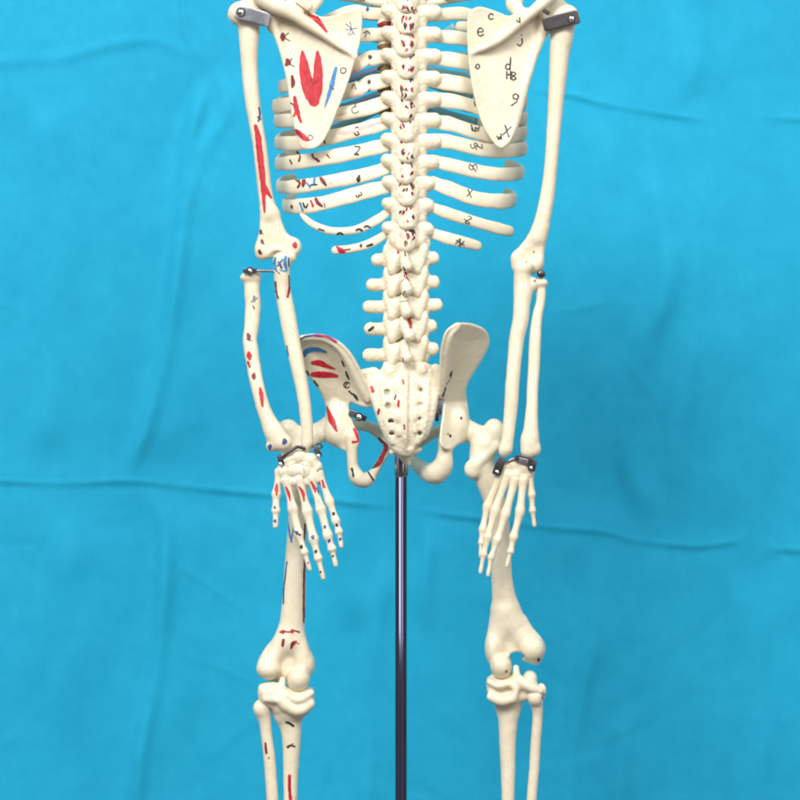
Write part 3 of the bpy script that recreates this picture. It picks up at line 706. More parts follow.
for i, y in enumerate(TY):
    nx = TY[i+1] if i < 11 else 252
    sp = nx-y
    f = SDF(0.8, 0.36)
    body(f, 411, y+1, -40, 15+i*0.25, 15, sp/2-3.4)
    jx = 1.1*math.sin(i*2.1+.4); xx = 406.5+jx
    # laminae: broad shingles, each lapping the one below
    f.plate([(397+jx, y-6), (407, y-8), (416+jx, y-6), (417.8+jx, y+4), (417+jx, y+sp*0.55), (414+jx, y+sp*0.86), (405+jx, y+sp*0.97), (398+jx, y+sp*0.84), (396+jx, y+sp*.4)],
            lambda X, Y: -8+0.20*(Y-y)-0.022*(X-xx-1)**2, lambda X, Y: 4.5+0*X, 5, 2.5)
    f.chain([(xx+1.5, y-3, -7, 4.2), (xx+2, y+sp*0.35, -2.5, 4.4), (xx+1.2, y+sp*0.78, 0.0, 4.6)], 6)
    f.plate([(392.5, y-7), (400, y-8), (412, y-8), (425, y-7), (426, y+3), (425.5, y+sp-7), (411, y+sp-6), (393, y+sp-6.6), (392, y+4)], lambda X, Y: -13-0.012*(X-408)**2, lambda X, Y: 6.5+0*X, 5, 4)
    f.chain([(396, y, -16, 7.2), (391, y-1.5, -15, 7.2), (386.5, y-3, -14, 6.2 if i < 9 else 5.2)], 4)
    f.chain([(418, y+1, -18, 8), (426, y, -16, 8.2), (434.5 if i < 8 else 432-2*(i-8), y-.5, -13, 7.8 if i < 9 else 5.6)], 4)
    f.chain([(404, y, -24, 7), (404, y+1, -34, 7)], 3).chain([(417, y, -24, 7), (417, y+1, -34, 7)], 3)
    if 0 < i < 6: f.ell((385, y+sp*0.52, -27), (8, 6.5, 6), 2)
    if i == 11: f.plate([(388, y+6), (426, y+6), (426, y+20), (388, y+20)], lambda X, Y: -18+0*X, lambda X, Y: 5+0*X, 3, 3)
    if i == 11: f.ell((394, y+9, -12), (5, 7, 5), 2.5).ell((421, y+9, -13), (5, 7, 5), 2.5)
    s = sd(f)
    for (mx_, my_) in marks_sp.get(i, []):
        m_ = big.get((mx_, my_), random.choice(['ink', 'dred', 'dred', 'ink']))
        rr = 2.4 if (mx_, my_) == (409.7, 220) else 1.7
        s.stroke([(mx_-random.uniform(-.6, 1.2), my_-2*rr/1.2, rr), (mx_+random.uniform(-.5, .5), my_, rr*1.6), (mx_+random.uniform(-.6, 1.0), my_+2*rr/1.2, rr)], m_)
        s.stroke([(mx_+random.uniform(1, 2), my_-2.2), (mx_+random.uniform(1.5, 3), my_+1.6)], random.choice(['ink', 'dred', 'brown']), 1.0)
        if m_ == 'dred' and random.random() < .8: s.blot(mx_+random.uniform(-2, 2), my_+random.uniform(-2, 2), 1.2, 'pink')
    for k_ in range(6):
        mx_, my_ = random.uniform(400, 414), y+random.uniform(-4, sp-6); s.stroke([(mx_, my_, 1.1), (mx_+random.uniform(-1, 1), my_+1.5, random.uniform(1.8, 2.9)), (mx_+random.uniform(-2, 2), my_+random.uniform(2.6, 4.4), 1.0)], random.choice(['dred', 'ink', 'red', 'dred', 'pink']))
    if 0 < i < 6: s.stroke([(379, y+sp*0.5+1, 4), (385, y+sp*0.5, 6), (391, y+sp*0.5, 4)], 'brown' if i > 1 else 'dred')
    if i == 1: s.stroke([(406, 33), (412, 34.5)], 'brown', .8)
    v = put('vertebra', s, 'bone', SK)
    disc(411, y+sp/2+1, -40, 14, 14, v)
LY = [(258, 371, 260, 439, 258), (281, 366, 285, 439.5, 282), (304, 362.5, 307, 442.5, 305), (326, 364, 329, 437, 326), (350, 362.5, 355, 439, 349)]
lsp = [1.0, 1.1, 1.05, 1.25, 1.0]
for i, (y, tlx, tly, trx, try_) in enumerate(LY):
    f = SDF(0.8, 0.36); body(f, 409, y+2, -46, 20, 17, 8.2)
    w = 1+0.05*i
    f.chain([(391, tly-1, -18, 6.9), (380, tly, -16, 6.5), (tlx+6.5, tly, -14, 6.7)], 2.5, sz=0.75)
    f.plate([(385, y-10), (400, y-11), (414, y-11), (428, y-10), (428, y+11.5), (414, y+12), (400, y+12), (385, y+11.5)], lambda X, Y: -18.5+0*X, lambda X, Y: 5.5+0*X, 4, 4)
    f.chain([(421, try_, -20, 6.5), (428, try_, -18, 6.0), (trx-6.3, try_, -16, 6.8)], 2.5, sz=0.75)
    # laminae wings
    f.ell((396, y+3, -10), (8.5*w, 11, 7), 4, rot=12).ell((412.5, y+3, -11), (8.5*w, 11, 7), 4, rot=-12)
    # lower articular lobes
    f.ell((392.5, y+10, -9), (5.4, 8, 6), 2.2, rot=8).ell((417.5, y+10, -11), (5.4, 8, 6), 2.2, rot=-8)
    # upper articular knobs
    f.ell((387, y-5, -13), (4.0, 9, 5), 3, rot=-8).ell((423.5, y-6, -13), (5.2, 10, 6), 3, rot=6).ell((421, y+4, -12), (4, 8, 5), 3)
    # spinous process
    f.chain([(404, y-7, -6, 4), (404.5, y+1, 2, 4.6), (406.5 + (3 if i == 3 else 0), y+8*lsp[i], 4, 6.0)], 4)
    f.chain([(400, y, -26, 7), (400, y+1, -34, 7)], 3).chain([(418, y, -26, 7), (418, y+1, -34, 7)], 3)
    f.ell((402, y+17.5, -4), (5.5, 4.0, 8), 2, op='sub')
    s = sd(f)
    if i == 0: s.stroke([(404, 250), (405.5, 256)], 'ink', 1.5).blot(397.8, 252.6, 1.5, 'red').stroke([(403.5, 267, 1), (405, 270, 1.5)], 'ink')
    if i == 1: s.stroke([(404, 268), (406, 272), (404, 276), (408, 279)], 'dred', 1.1).stroke([(409, 271), (406, 275), (409, 281)], 'red', 1.1).stroke([(401, 282), (404, 279)], 'dred', .8).stroke([(405, 291), (403, 294)], 'ink', 1)
    if i == 2: s.glyph('n', 405, 293, 5, 'ink', 1.0).stroke([(400, 302), (407, 301)], 'ink', .8)
    if i == 3: s.stroke([(407.5, 315, 3), (409.5, 321, 4), (410.5, 327, 3)], 'red').stroke([(408, 317), (409.5, 323)], 'dred', 2.2).stroke([(369, 330.5), (373, 327.5)], 'ink', 3)
    if i == 3: s.stroke([(402.5, 334), (402, 340)], 'brown', .8)
    if i == 4: s.stroke([(403, 358), (403, 362)], 'dred', 1)
    v = put('vertebra', s, 'bone', SK); disc(409, y+13, -46, 19, 16, v)

# SACRUM ----------------------------------------------------------------------
zs_ = lambda x, y: -14+12*np.sin(np.clip((y-366)/92, 0, 1)*3.0)-0.006*(x-404)**2
f = SDF(0.9, 0.36)
f.plate([(362, 371), (374, 369), (384, 374), (397, 372), (412, 372), (424, 374), (432, 366), (439, 366), (441, 382), (438, 402), (434, 420), (428, 436), (418, 446), (411, 457), (398, 455), (390, 447), (384, 436), (378, 422), (372, 404), (366, 386)], zs_, lambda x, y: 9+0*x, 3, 4)
f.chain([(405, 372, -6, 4), (405.5, 385, 2, 4), (405, 400, 5, 3.6), (405, 418, 6, 3.6), (405, 436, 4, 3.4), (407, 448, -2, 3.4)], 3.5)
for a, b_ in (([(382, 384), (384, 398), (385, 414), (388, 428), (392, 442)], 1), ([(427, 382), (427, 396), (426, 411), (424, 427), (418, 442)], 1)):
    f.chain([(x, y, float(zs_(x, y))+8, 2.6) for x, y in a], 3)
for x, y in ((396, 388), (397, 402), (398, 417), (399, 431), (415, 386), (415, 400), (414, 416), (413, 430)): f.ell((x, y, float(zs_(x, y))+8.5), (3.2, 5, 2.6), 2.5)
f.ell((390, 372, -5), (6, 7, 5), 4).ell((421, 370, -5), (6, 7, 5), 4)
f.plate([(384, 362), (426, 362), (428, 378), (382, 378)], lambda x, y: -12+0*x, lambda x, y: 6+0*x, 4, 3)
f.chain([(363, 373, -14, 4), (374, 371, -12, 4)], 3).chain([(436, 369, -14, 4.5), (437, 384, -14, 4)], 3)
f.chain([(x, y, float(zs_(x, y))+10, 2.6) for x, y in ((411.8, 374), (411.5, 390), (411.5, 405), (411, 420), (410.5, 436), (410, 446))], 2.5, op='sub')
for x, y, r in ((387, 392, 3.6), (388, 406, 3.8), (391, 421, 2.7), (391.6, 433.5, 2.6), (421, 390, 3.0), (420.6, 405, 2.7), (419.6, 419, 2.3), (420, 433.5, 2.9)):
    z = float(zs_(x, y)); f.chain([(x, y, z+16, r*1.1), (x, y, z+7.5, r*0.8)], 1.6, sub=1, op='sub')
s = sd(f)
for x, y in ((387, 392), (388, 406)): s.blot(x, y, 2.3, 'sage')
for x, y in ((391, 421), (391.6, 433.5)): s.stroke([(x-2, y), (x+2, y+.3)], 'ink', 2.2)
s.blot(420, 433.5, 1.8, 'teal').blot(419.6, 419, 1.3, 'brown').blot(421, 390, 1.6, 'brown')
s.stroke([(371.5, 387, 2.4), (373, 391, 3.6)], 'red').stroke([(403, 380), (404, 384)], 'red', 1.6).stroke([(396, 395), (395, 399)], 'dred', 1.6).stroke([(404, 425), (404.5, 429)], 'dred', 1.5).stroke([(398.6, 401), (398.4, 406)], 'red', 2.2).stroke([(379, 409.5), (378.3, 414)], 'dred', 2.2)
SA = put('sacrum', s, parent=SK)
f = SDF(0.8).chain([(402, 449, -10, 7), (404, 457, -16, 4.6), (408, 463, -20, 3.2)], 2).chain([(395, 450, -8, 4), (392, 452, -9, 3)], 2).chain([(413, 452, -10, 3.2), (420, 449.5, -12, 2.4)], 1)
put('coccyx', sd(f), parent=SA)

# HIP BONES -------------------------------------------------------------------
zl2 = lambda x, y: -14-0.55*(372-x)+0.72*np.clip(402-y, 0, 70)
f = SDF(1.0)
rimf = lambda x, y, d, z, t: (z-6*np.clip((-d-2)/18, 0, 1)*np.clip((412-y)/30, 0, 1), t+2.6*np.exp(-(np.clip(-d, 0, 99)/4.5)**2)*np.clip((408-y)/20, 0, 1))
f.plate([(292, 346), (298, 338), (308, 335), (320, 334.5), (336, 340), (348, 350), (358, 366), (366, 382), (373, 399), (371, 407), (361, 406.5), (351, 403), (349, 409), (352, 420), (357, 432), (359, 444), (350, 452), (338, 447), (328, 436), (323, 424), (326, 410), (321, 394), (309, 377), (298, 364)], zl2, lambda x, y: 3.0+0*x, 3, 2.2, rim=rimf)
f.chain([(x, y, float(zl2(x, y))+1.5, r) for x, y, r in ((297, 339, 3), (318, 337.5, 3.0), (334, 343, 3.6), (345, 353.5, 4.6), (354, 369, 5.4), (362, 386, 6), (368, 398, 5.5))], 3)
f.ell((340, 422, -32), (13, 22, 9), 6, rot=-18).ell((336, 432, -34), (14, 14, 12), 6)
f.chain([(352, 437, -24, 7), (352, 452, -24, 5.6), (353, 466, -25, 5.6), (357, 477, -27, 8), (364, 481, -30, 7), (371, 479, -35, 5)], 3)
f.chain([(364, 480, -31, 6.5), (373, 474, -42, 5), (378, 466, -50, 4), (384, 456, -60, 3.8), (387, 446, -68, 4), (385, 438, -74, 5)], 3)
f.chain([(340, 430, -45, 8), (356, 425, -58, 6), (372, 428, -70, 6), (386, 438, -78, 7)], 4)
s = sd(f)
s.stroke([(299, 340), (306, 336.5), (318, 335)], 'dblue', 2.0); s.stroke([(316, 335.2), (327, 336.8), (336, 341.5)], 'purple', 2.4)
s.stroke([(303.5, 355, 5), (308, 350.5, 5.5), (317, 349.5, 4.5), (326, 352, 2)], 'blue')
s.stroke([(313, 363, 4), (319, 363, 6), (327, 366, 4.5), (335, 369, 1.5)], 'red'); s.stroke([(313, 374.5, 5), (320, 374.5, 6.6), (330, 375, 5.5), (337, 376, 3)], 'red')
for a in ([(342, 361), (344, 366)], [(346, 372), (349, 379)], [(307, 371), (309, 375)], [(314, 381), (318, 386)], [(349, 391), (352, 394)]): s.stroke(a, 'ink', 1.8)
s.ring(346.8, 385, 2.8, 'ink', 1.4, 30, 330); s.stroke([(345.5, 387), (347, 383)], 'ink', 1); s.stroke([(353, 394, 2), (355.5, 396.5, 3), (357.5, 400, 2)], 'ink')
s.stroke([(327, 407, 2), (330, 416, 5), (333, 423, 5.5), (336.5, 431, 2)], 'red'); s.stroke([(354, 429, 3), (357, 436, 3), (358, 441, 2), (353, 442, 2.5)], 'red')
s.stroke([(352, 469), (353.5, 476)], 'ink', 2.2); s.stroke([(364, 464), (366.5, 469)], 'ink', 2); s.stroke([(368, 472), (373, 480)], 'ink', 2)
s.stroke([(379, 438, 2), (385.5, 447, 5), (382, 456, 5), (378, 463, 6), (371, 468, 3)], 'dred'); s.stroke([(383, 444, 3), (383.5, 452, 4), (379, 461, 4)], 'red')
HPL = put('hip_bone', s, parent=SK); HPL['label'] = 'hip bone with red and blue painted bands'

zr2 = lambda x, y: -14-1.0*np.clip(x-441, -6, 99)+np.clip(y-400, 0, 60)*0.15+0.72*np.clip(402-y, 0, 80)
f = SDF(1.0, 0.1)
f.plate([(455, 324), (463, 322.5), (475, 324.5), (486, 330.5), (489.5, 341), (487, 351), (479, 365), (469, 381), (466, 392), (468, 405), (469, 418), (466, 431), (461, 441), (450, 450), (441, 447), (439.5, 436), (442, 416), (443, 400), (439, 398), (439.5, 380), (440.5, 362), (441.5, 345), (446, 331)], zr2, lambda x, y: 4.5+0*x, 3, 2.6,
        rim=lambda x, y, d, z, t: (z-2.5*np.sin(np.clip((-d)/20, 0, 1)*1.57)**2*np.clip((405-y)/30, 0, 1), t+0.6*np.exp(-(np.clip(-d, 0, 99)/4.5)**2)))
f.chain([(x, y, float(zr2(x, y))+2, r) for x, y, r in ((457, 326.5, 3.6), (449.5, 335, 4.6), (446, 350, 5), (444.5, 366, 5), (443, 380, 5), (442.5, 392, 4.5))], 2.5)
f.ell((456, 424, -30), (13, 20, 12), 6).ell((462, 430, -38), (10, 12, 12), 5)
f.chain([(446, 440, -20, 8), (445, 452, -20, 7.5), (443, 465, -22, 10), (436, 473, -28, 11.5), (427, 472, -40, 9.5), (418, 466, -56, 7), (412, 460, -70, 6)], 3)
f.chain([(452, 430, -46, 8), (436, 432, -62, 6), (418, 442, -78, 7), (410, 452, -80, 7)], 4)
s = sd(f)
for x, y in ((451, 374), (448.5, 382), (445.5, 389), (444, 394)): s.stroke([(x, y-1.5), (x-1, y+1.8)], 'ink', 1.7)
s.stroke([(452, 371), (450.5, 379)], 'dred', 1); s.blot(461, 418, 1.3).blot(450.5, 436, 1.3).blot(448, 434, 1.0, 'brown')
put('hip_bone', s, parent=SK)

# FEMORA ----------------------------------------------------------------------
f = SDF(1.0)
f.chain([(292, 438, -36, 11), (296, 455, -34, 12), (298, 478, -33, 10.5), (298, 510, -33, 9.6), (296.5, 540, -34, 9.8), (295, 572, -35, 11), (294, 600, -36, 12), (292, 625, -37, 13), (289.5, 640, -38, 15.5)], 3, sz=0.95)
f.chain([(292, 436, -36, 10), (310, 434, -38, 9), (328, 430, -40, 12)], 4).ell((288, 430, -34), (11, 11, 10), 4).ell((333, 428, -41), (14, 14, 14), 4)
f.chain([(318, 436, -34, 7), (305, 448, -32, 6), (299, 462, -28, 6)], 4)
f.plate([(282, 634), (300, 634), (308, 646), (314, 660), (313, 670), (304, 677), (290, 680), (276, 680), (262, 674), (257, 665), (262, 653), (270, 642)], lambda x, y: -44+0*x, lambda x, y: 11+0*x, 6, 7)
f.ell((268.5, 669, -31), (12.5, 11, 14), 3, rot=12).ell((298, 679, -30), (12, 12.5, 14), 2).ell((309, 665, -37), (5.5, 11, 9), 4)
f.chain([(295, 634, -36, 8.5), (302, 654, -33, 8), (303, 666, -32, 8)], 5).chain([(288, 632, -36, 8.5), (276, 654, -33, 8), (268, 664, -32, 8)], 5)
f.ell((281, 680, -24), (6, 7.5, 9), 2.5, op='sub')
s = sd(f)
s.stroke([(288, 522), (289.5, 532), (291.5, 542)], 'blue', 1.8).stroke([(294, 524), (292.5, 534), (291.5, 541)], 'blue', 1.4).stroke([(305, 524), (304.5, 534), (303, 544)], 'dred', 1.8)
s.stroke([(287, 562), (285.5, 575), (283.8, 590), (283.5, 604)], 'dblue', 1.3).stroke([(304.8, 560), (303.8, 580), (303.7, 600), (303.9, 622)], 'dred', 2.0)
s.stroke([(280, 632, 2), (282.6, 632, 4.5), (285, 631.5, 2)], 'red').stroke([(284, 631.5), (290, 632), (293, 630.5), (299, 632)], 'dred', 1.6).blot(292, 631.5, 2.2, 'red', 1.8)
s.stroke([(283.5, 640, 3), (282.8, 644, 3), (282.5, 646, 2)], 'dred').stroke([(296, 641.5, 2), (293, 643.5, 4), (291, 648, 2)], 'dred').stroke([(295, 642), (299, 644)], 'red', 1.3)
put('femur', s, parent=SK)
f = SDF(1.0)
f.chain([(484, 446, -32, 14), (482, 466, -31, 12.5), (490, 486, -32, 12), (496, 506, -33, 10.8), (500, 526, -34, 10), (501, 550, -34, 10), (502, 580, -35, 10.6), (505, 605, -36, 13), (507.5, 620, -38, 14.5)], 3, sz=0.95)
f.chain([(507, 612, -37, 13), (517, 630, -37, 12), (529, 646, -35, 11)], 7).chain([(504, 612, -37, 12), (499, 634, -37, 11), (496, 650, -36, 9)], 7)
f.chain([(464, 430, -38, 12), (478, 435, -36, 10.5), (492, 440, -34, 11)], 3).ell((494, 433, -32), (11.5, 14.5, 11), 3.5).ell((459, 429, -40), (13, 13, 13), 4)
f.ell((474, 469, -24), (10, 10.5, 8), 3).chain([(496, 446, -26, 5), (486, 456, -22, 4), (476, 464, -20, 5)], 4)
f.plate([(491, 618), (521, 614), (533, 628), (543, 640), (545, 652), (538, 664), (526, 662), (510, 660), (492, 664), (487, 655), (486, 643), (489, 628)], lambda x, y: -42+0*x, lambda x, y: 11+0*x, 4, 7)
f.ell((532, 649, -32), (12.5, 13.5, 15), 2.5, rot=-20).ell((501, 666, -30), (11, 12.5, 14), 2.5).ell((493, 648, -36), (8, 17, 12), 3)
f.ell((517, 657, -30), (7.5, 4.8, 40), 2, op='sub').ell((518, 664, -30), (6, 5, 40), 2, op='sub')
s = sd(f); s.blot(538.5, 660, 1.6).blot(506.5, 671.5, 1.2, 'brown')
put('femur', s, parent=SK)

# TIBIAE, FIBULAE -------------------------------------------------------------
f = SDF(1.0)
f.chain([(288, 710, -40, 17), (290, 722, -39, 12), (291.5, 740, -38, 9.4), (290.8, 772, -38, 7.8), (290.5, 800, -38, 7), (290, 860, -38, 6.6), (289, 960, -38, 6.4)], 3)
f.plate([(259, 685), (272, 681), (283, 684), (296, 689), (312, 688), (314, 698), (311, 710), (300, 717.5), (286, 716), (272, 708), (260, 702)], lambda x, y: -38+0*x, lambda x, y: 15+0*x, 5, 7)
f.ell((271, 692, -31), (13, 9.5, 13), 3, rot=8).chain([(287, 695, -22, 3.6), (299, 700, -19, 3.8), (311, 693, -23, 3.6)], 3)
f.chain([(284, 705, -22, 5), (298, 711, -20, 5.5), (310, 704, -24, 5)], 5).chain([(281, 696, -24, 4.5), (282.5, 680, -27, 3.2)], 3.5)
f.chain([(266, 699, -22, 3.5), (278, 700, -20, 4.4), (286, 706, -20, 4)], 3.5)
s = sd(f)
s.stroke([(286, 722), (290, 723.5), (293, 726)], 'ink', 2.4).stroke([(287.5, 747), (291, 745.5), (294.5, 746.5)], 'ink', 2).stroke([(293, 743.5), (288, 748)], 'ink', 1)
s.stroke([(289.5, 776, 3.5), (289.5, 788, 3), (290.5, 800, 3.5)], 'red').stroke([(290, 780), (290.5, 796)], 'dred', 1.2)
put('tibia', s, parent=SK)
f = SDF(1.0).chain([(263, 712, -34, 8), (265, 722, -35, 6.4), (266.5, 735, -36, 5.8), (269.5, 759, -36, 6.1), (271, 780, -36, 6), (272.5, 800, -36, 6), (275, 860, -36, 5.6), (278, 960, -36, 5.5)], 3).ell((261.5, 708, -32), (8.5, 9, 8), 2.5)
s = sd(f); s.stroke([(265.5, 743), (266.3, 753)], 'dred', 2.3).blot(269, 758, .9, 'brown')
put('fibula', s, parent=SK)
f = SDF(1.0)
f.chain([(508, 700, -40, 15), (508.5, 712, -39, 12), (508, 722, -38, 9.8), (507.5, 745, -38, 8.3), (508, 772, -38, 7.4), (508, 800, -38, 6.5), (508, 860, -38, 6.4), (507, 960, -38, 6.4)], 3)
f.plate([(487, 678), (500, 678), (512, 676), (519, 676), (530, 681), (540, 686), (536, 698), (522, 701), (514, 706), (500, 706), (490, 700), (486.5, 688)], lambda x, y: -38+0*x, lambda x, y: 15+0*x, 3.5, 7)
f.chain([(517, 686, -27, 5.5), (516, 668, -30, 3.2)], 4)
f.chain([(489.5, 682, -25, 3.0), (499, 686, -19, 3.4), (509, 684, -20, 3.2), (515.5, 690, -20, 3.4), (513, 699, -20, 3.6)], 3)
f.chain([(491, 697, -23, 4.5), (502, 701, -20, 5.4), (513, 698, -22, 4.5)], 4).chain([(518, 680, -23, 5), (530, 687, -21, 5.4), (539, 691, -23, 4.6)], 5)
f.ell((530, 679, -44), (7.5, 9, 10), 3).ell((505, 678, -42), (16, 7, 12), 4)
put('tibia', sd(f), parent=SK)
f = SDF(1.0).chain([(536, 700, -28, 7), (537.5, 711, -31, 5.4), (537.3, 722, -33, 5.2), (535.5, 745, -35, 5.2), (534, 772, -36, 5.2), (531.5, 800, -36, 5.1), (528, 860, -36, 5), (526, 960, -36, 5)], 3).ell((535, 697, -25), (8, 9, 8), 3).ell((541.5, 691, -30), (5, 8, 7), 4)
f.ell((543.5, 698, -24), (2.4, 4.2, 5), 1, op='sub')
s = sd(f); s.blot(542.8, 699, 1.4, 'ink', 2)
put('fibula', s, parent=SK)

# METAL HARDWARE --------------------------------------------------------------
b1 = strap(236, 11.5, 3, 269, 20.5, 0, 7.2, 'steel', SK, tilt=(-0.05, 0, 1)); washer(241, 12.3, 4.5, 2.4, 4.9, b1); screw(241, 12.3, 4.6, 3.0, b1)
b2 = strap(579, 16.5, 3, 543, 25, 0, 7.0, 'dsteel', SK, tilt=(0.05, 0, 1)); washer(571.5, 18.8, 4.5, 2.0, 4.2, b2, 'dsteel'); screw(571.5, 18.8, 4.6, 2.7, b2)
strap(541, 8, 3, 549, 14, 3, 2.2, 'dsteel', SK)
w1 = wire([(246, 271.5, 0), (262, 271, 0), (276, 271.5, -1)], 1.5, 'chrome', SK, 'elbow_rod'); washer(250, 270.8, 2, 1.8, 4.0, w1); screw(250, 270.8, 2.2, 2.3, w1)
strap(243, 271, 1, 257, 270.5, 1, 2.2, 'dsteel', SK)
screw(541, 274, -3, 4.2, SK, 'screw', 'dsteel')
# wrists
b = strap(502, 458, 16, 496, 475, 16, 4.4, 'dsteel', SK); washer(497, 472, 17.2, 1.6, 3.4, b); screw(497, 472, 17.4, 2.1, b)
b = strap(515, 457, 16, 534, 463, 16, 3.3, 'dsteel', SK); strap(519, 459.5, 17, 528, 462, 17, 2.3, 'steel', b, 'plate')
b = strap(534, 460, 16, 531, 471, 16, 3.6, 'dsteel', SK); washer(531, 468, 17.2, 1.6, 3.3, b); screw(531, 468, 17.4, 2.0, b)
wire([(502, 463, 15), (509, 461.5, 14), (515, 459, 15)], 0.8, 'dsteel', SK)
b = strap(279, 455, 15, 282, 465, 15, 2.5, 'dsteel', SK); screw(280.5, 464, 16, 1.8, b)
wire([(279, 460, 14), (285, 455, 15), (292, 450, 15), (298, 447, 14), (305, 449, 13)], 1.7, 'dsteel', SK, 'dark_gap_strip')  # dark strip put in for the shaded gap between radius and carpals
b = strap(315, 444, 14, 320, 457, 15, 2.4, 'dsteel', SK); screw(318.5, 456, 16, 2.0, b)
wire([(312, 447, 14), (319, 443.5, 15), (322, 447, 15), (314, 451, 14), (322, 454, 15)], 0.9, 'dsteel', SK, 'spring_hinge')
# sacroiliac fixings
b = strap(349, 412, -22, 366, 419, -20, 3.0, 'dsteel', SK); washer(359, 417, -17, 2.2, 4.4, b, 'dsteel'); screw(359, 417, -16.8, 2.8, b)
strap(441, 397, -14, 439, 415, -14, 2.6, 'steel', SK); strap(437.5, 411, -9, 437, 421, -9, 1.9, 'dsteel', SK)

# POLE ------------------------------------------------------------------------
def tube(name, x, y0, y1, z, r, mat, parent, bands=()):
    path = []; n_ = 2
    for t, k_ in ((0, 0.9), (0.6, 1.0), (y1-y0-0.6, 1.0), (y1-y0, 0.9)): path.append(((x, y0+t, z), (1, 0, 0), (0, 0, 1), r*k_, r*k_))
    V = []; Q = []; n = 40
    for c, a, b_, ra, rb in path:
        for j in range(n): V.append(np.array(c)+np.array([ra*math.cos(2*math.pi*j/n), 0, rb*math.sin(2*math.pi*j/n)]))
    for i in range(3):
        for j in range(n): Q.append((i*n+j, i*n+(j+1) % n, (i+1)*n+(j+1) % n, (i+1)*n+j))
    Q.append(tuple(range(n))); Q.append(tuple(range(3*n, 4*n))[::-1])
    o = link(name, np.array(V), fixorient(V, Q), mat, parent)
    return o
tube('pole', 401, 470, 400+ZUP/S-30, -26, 5.8, 'pole', ST)
tube('sleeve', 401.4, 440, 477.5, -26, 6.9, 'nickel', ST)
tube('foot', 401, 400+ZUP/S-30, 400+ZUP/S, -26, 60, 'dsteel', ST)

# BACKDROP --------------------------------------------------------------------
cre = [  # polyline, amplitude, width, asymmetry
 ([(-200, 470), (0, 481), (70, 483), (130, 481), (200, 488), (262, 494), (330, 500), (400, 508)], 2.6, 3.2),
 ([(400, 508), (540, 526), (600, 531), (640, 541), (700, 546), (750, 540), (780, 549), (1000, 560)], 2.6, 3.2),
 ([(520, 88), (575, 96), (600, 103), (650, 112), (690, 118), (720, 121)], 2.4, 3.0),
 ([(745, 116), (800, 119), (1000, 124)], 2.0, 3.2),
 ([(-200, 66), (0, 62), (60, 58), (110, 45), (150, 40), (180, 50), (205, 62), (220, 85)], 2.4, 7),
 ([(182, -60), (183, 15), (187, 38), (197, 54), (212, 72)], 4.0, 4),
 ([(215, 60), (228, 110), (205, 150), (190, 200), (182, 235)], 2.2, 9),
 ([(207, 70), (190, 140), (184, 200), (178, 260), (170, 330), (150, 410), (128, 480)], 3.6, 10),
 ([(150, 482), (163, 520), (165, 580), (158, 660), (140, 760), (130, 900)], 3.6, 10),
 ([(700, -60), (698, 20), (684, 110)], 3.0, 14),
 ([(650, 160), (660, 220), (666, 280), (640, 360), (625, 440), (655, 540)], 3.0, 15),
 ([(700, 300), (680, 400), (672, 520)], 3.0, 15),
 ([(600, 540), (590, 640), (570, 760), (560, 900)], 3.4, 12),
 ([(632, 640), (622, 740), (615, 900)], 2.0, 12),
 ([(385, 540), (375, 640), (368, 760), (360, 900)], 2.0, 11),
 ([(430, 500), (425, 600), (430, 650)], 2.2, 9),
 ([(330, -60), (335, 300), (350, 640)], 3.0, 24), ([(735, 560), (760, 700), (750, 900)], 2.4, 16), ([(45, 90), (60, 250), (40, 470)], 2.4, 22), ([(60, 500), (70, 650), (60, 900)], 2.4, 22)]
ZC = -560.0
gx = np.arange(-330, 1131, 2.5); gy = np.arange(-330, 1131, 2.5)
X, Y = np.meshgrid(gx, gy, indexing='ij')
Hh = np.zeros_like(X)
for pl, amp, wd in cre:
    q = catmull(pl, 5)
    if abs(q[-1][1]-q[0][1]) > abs(q[-1][0]-q[0][0]): A_, B_, m_, n_ = Y, X, q[:, 1], q[:, 0]
    else: A_, B_, m_, n_ = X, Y, q[:, 0], q[:, 1]
    lo_, hi_ = m_.min(), m_.max(); sl = np.gradient(n_, m_+np.arange(len(m_))*1e-6)
    sl = np.convolve(np.pad(sl, 2, mode='edge'), np.ones(5)/5, mode='valid')
    d = (B_-np.interp(A_, m_, n_))/np.sqrt(1+np.interp(A_, m_, sl)**2); sg = 1 if A_ is Y else -1
    tap = np.clip((A_-lo_)/50, 0, 1)*np.clip((hi_-A_)/50, 0, 1); tap = tap*tap*(3-2*tap)
    u = d/wd*sg; amp = amp*(0.55 if wd < 5 or wd == 7 else 1.8)
    Hh += tap*amp*(np.exp(-u*u*1.2)+0.55*np.tanh(u*0.7)*np.exp(-(u/5)**2))*(1+0.3*np.sin(X*0.05+Y*0.043))
rs = np.random.RandomState(3)
for k_ in range(26):
    fx, fy = rs.uniform(-1, 1, 2)*rs.choice([0.012, 0.03, 0.06]); Hh += 0.16/(abs(fx)+abs(fy)+0.012)*0.035*np.sin(fx*X+fy*Y*0.6+rs.uniform(0, 6))
for k_ in range(90):      # fine crumple lines pressed into the folded sheet
    cx_, cy_, an = rs.uniform(-200, 1000), rs.uniform(-200, 1000), rs.uniform(0, 3.14)
    du_ = (X-cx_)*math.cos(an)+(Y-cy_)*math.sin(an); dv_ = -(X-cx_)*math.sin(an)+(Y-cy_)*math.cos(an)+0.004*du_**2*rs.uniform(-1, 1)
    Hh += rs.uniform(0.25, 0.75)*np.exp(-(du_/rs.uniform(25, 70))**2-(dv_/rs.uniform(3.5, 9))**2)*rs.choice([-1, 1])
fx = (D-ZC)/D
V = np.stack([400+(X-400)*fx, 400+(Y-400)*fx, ZC+Hh*1.15], -1).reshape(-1, 3)
ny = len(gy); ii, jj = np.meshgrid(np.arange(len(gx)-1), np.arange(ny-1), indexing='ij'); a = (ii*ny+jj).ravel()
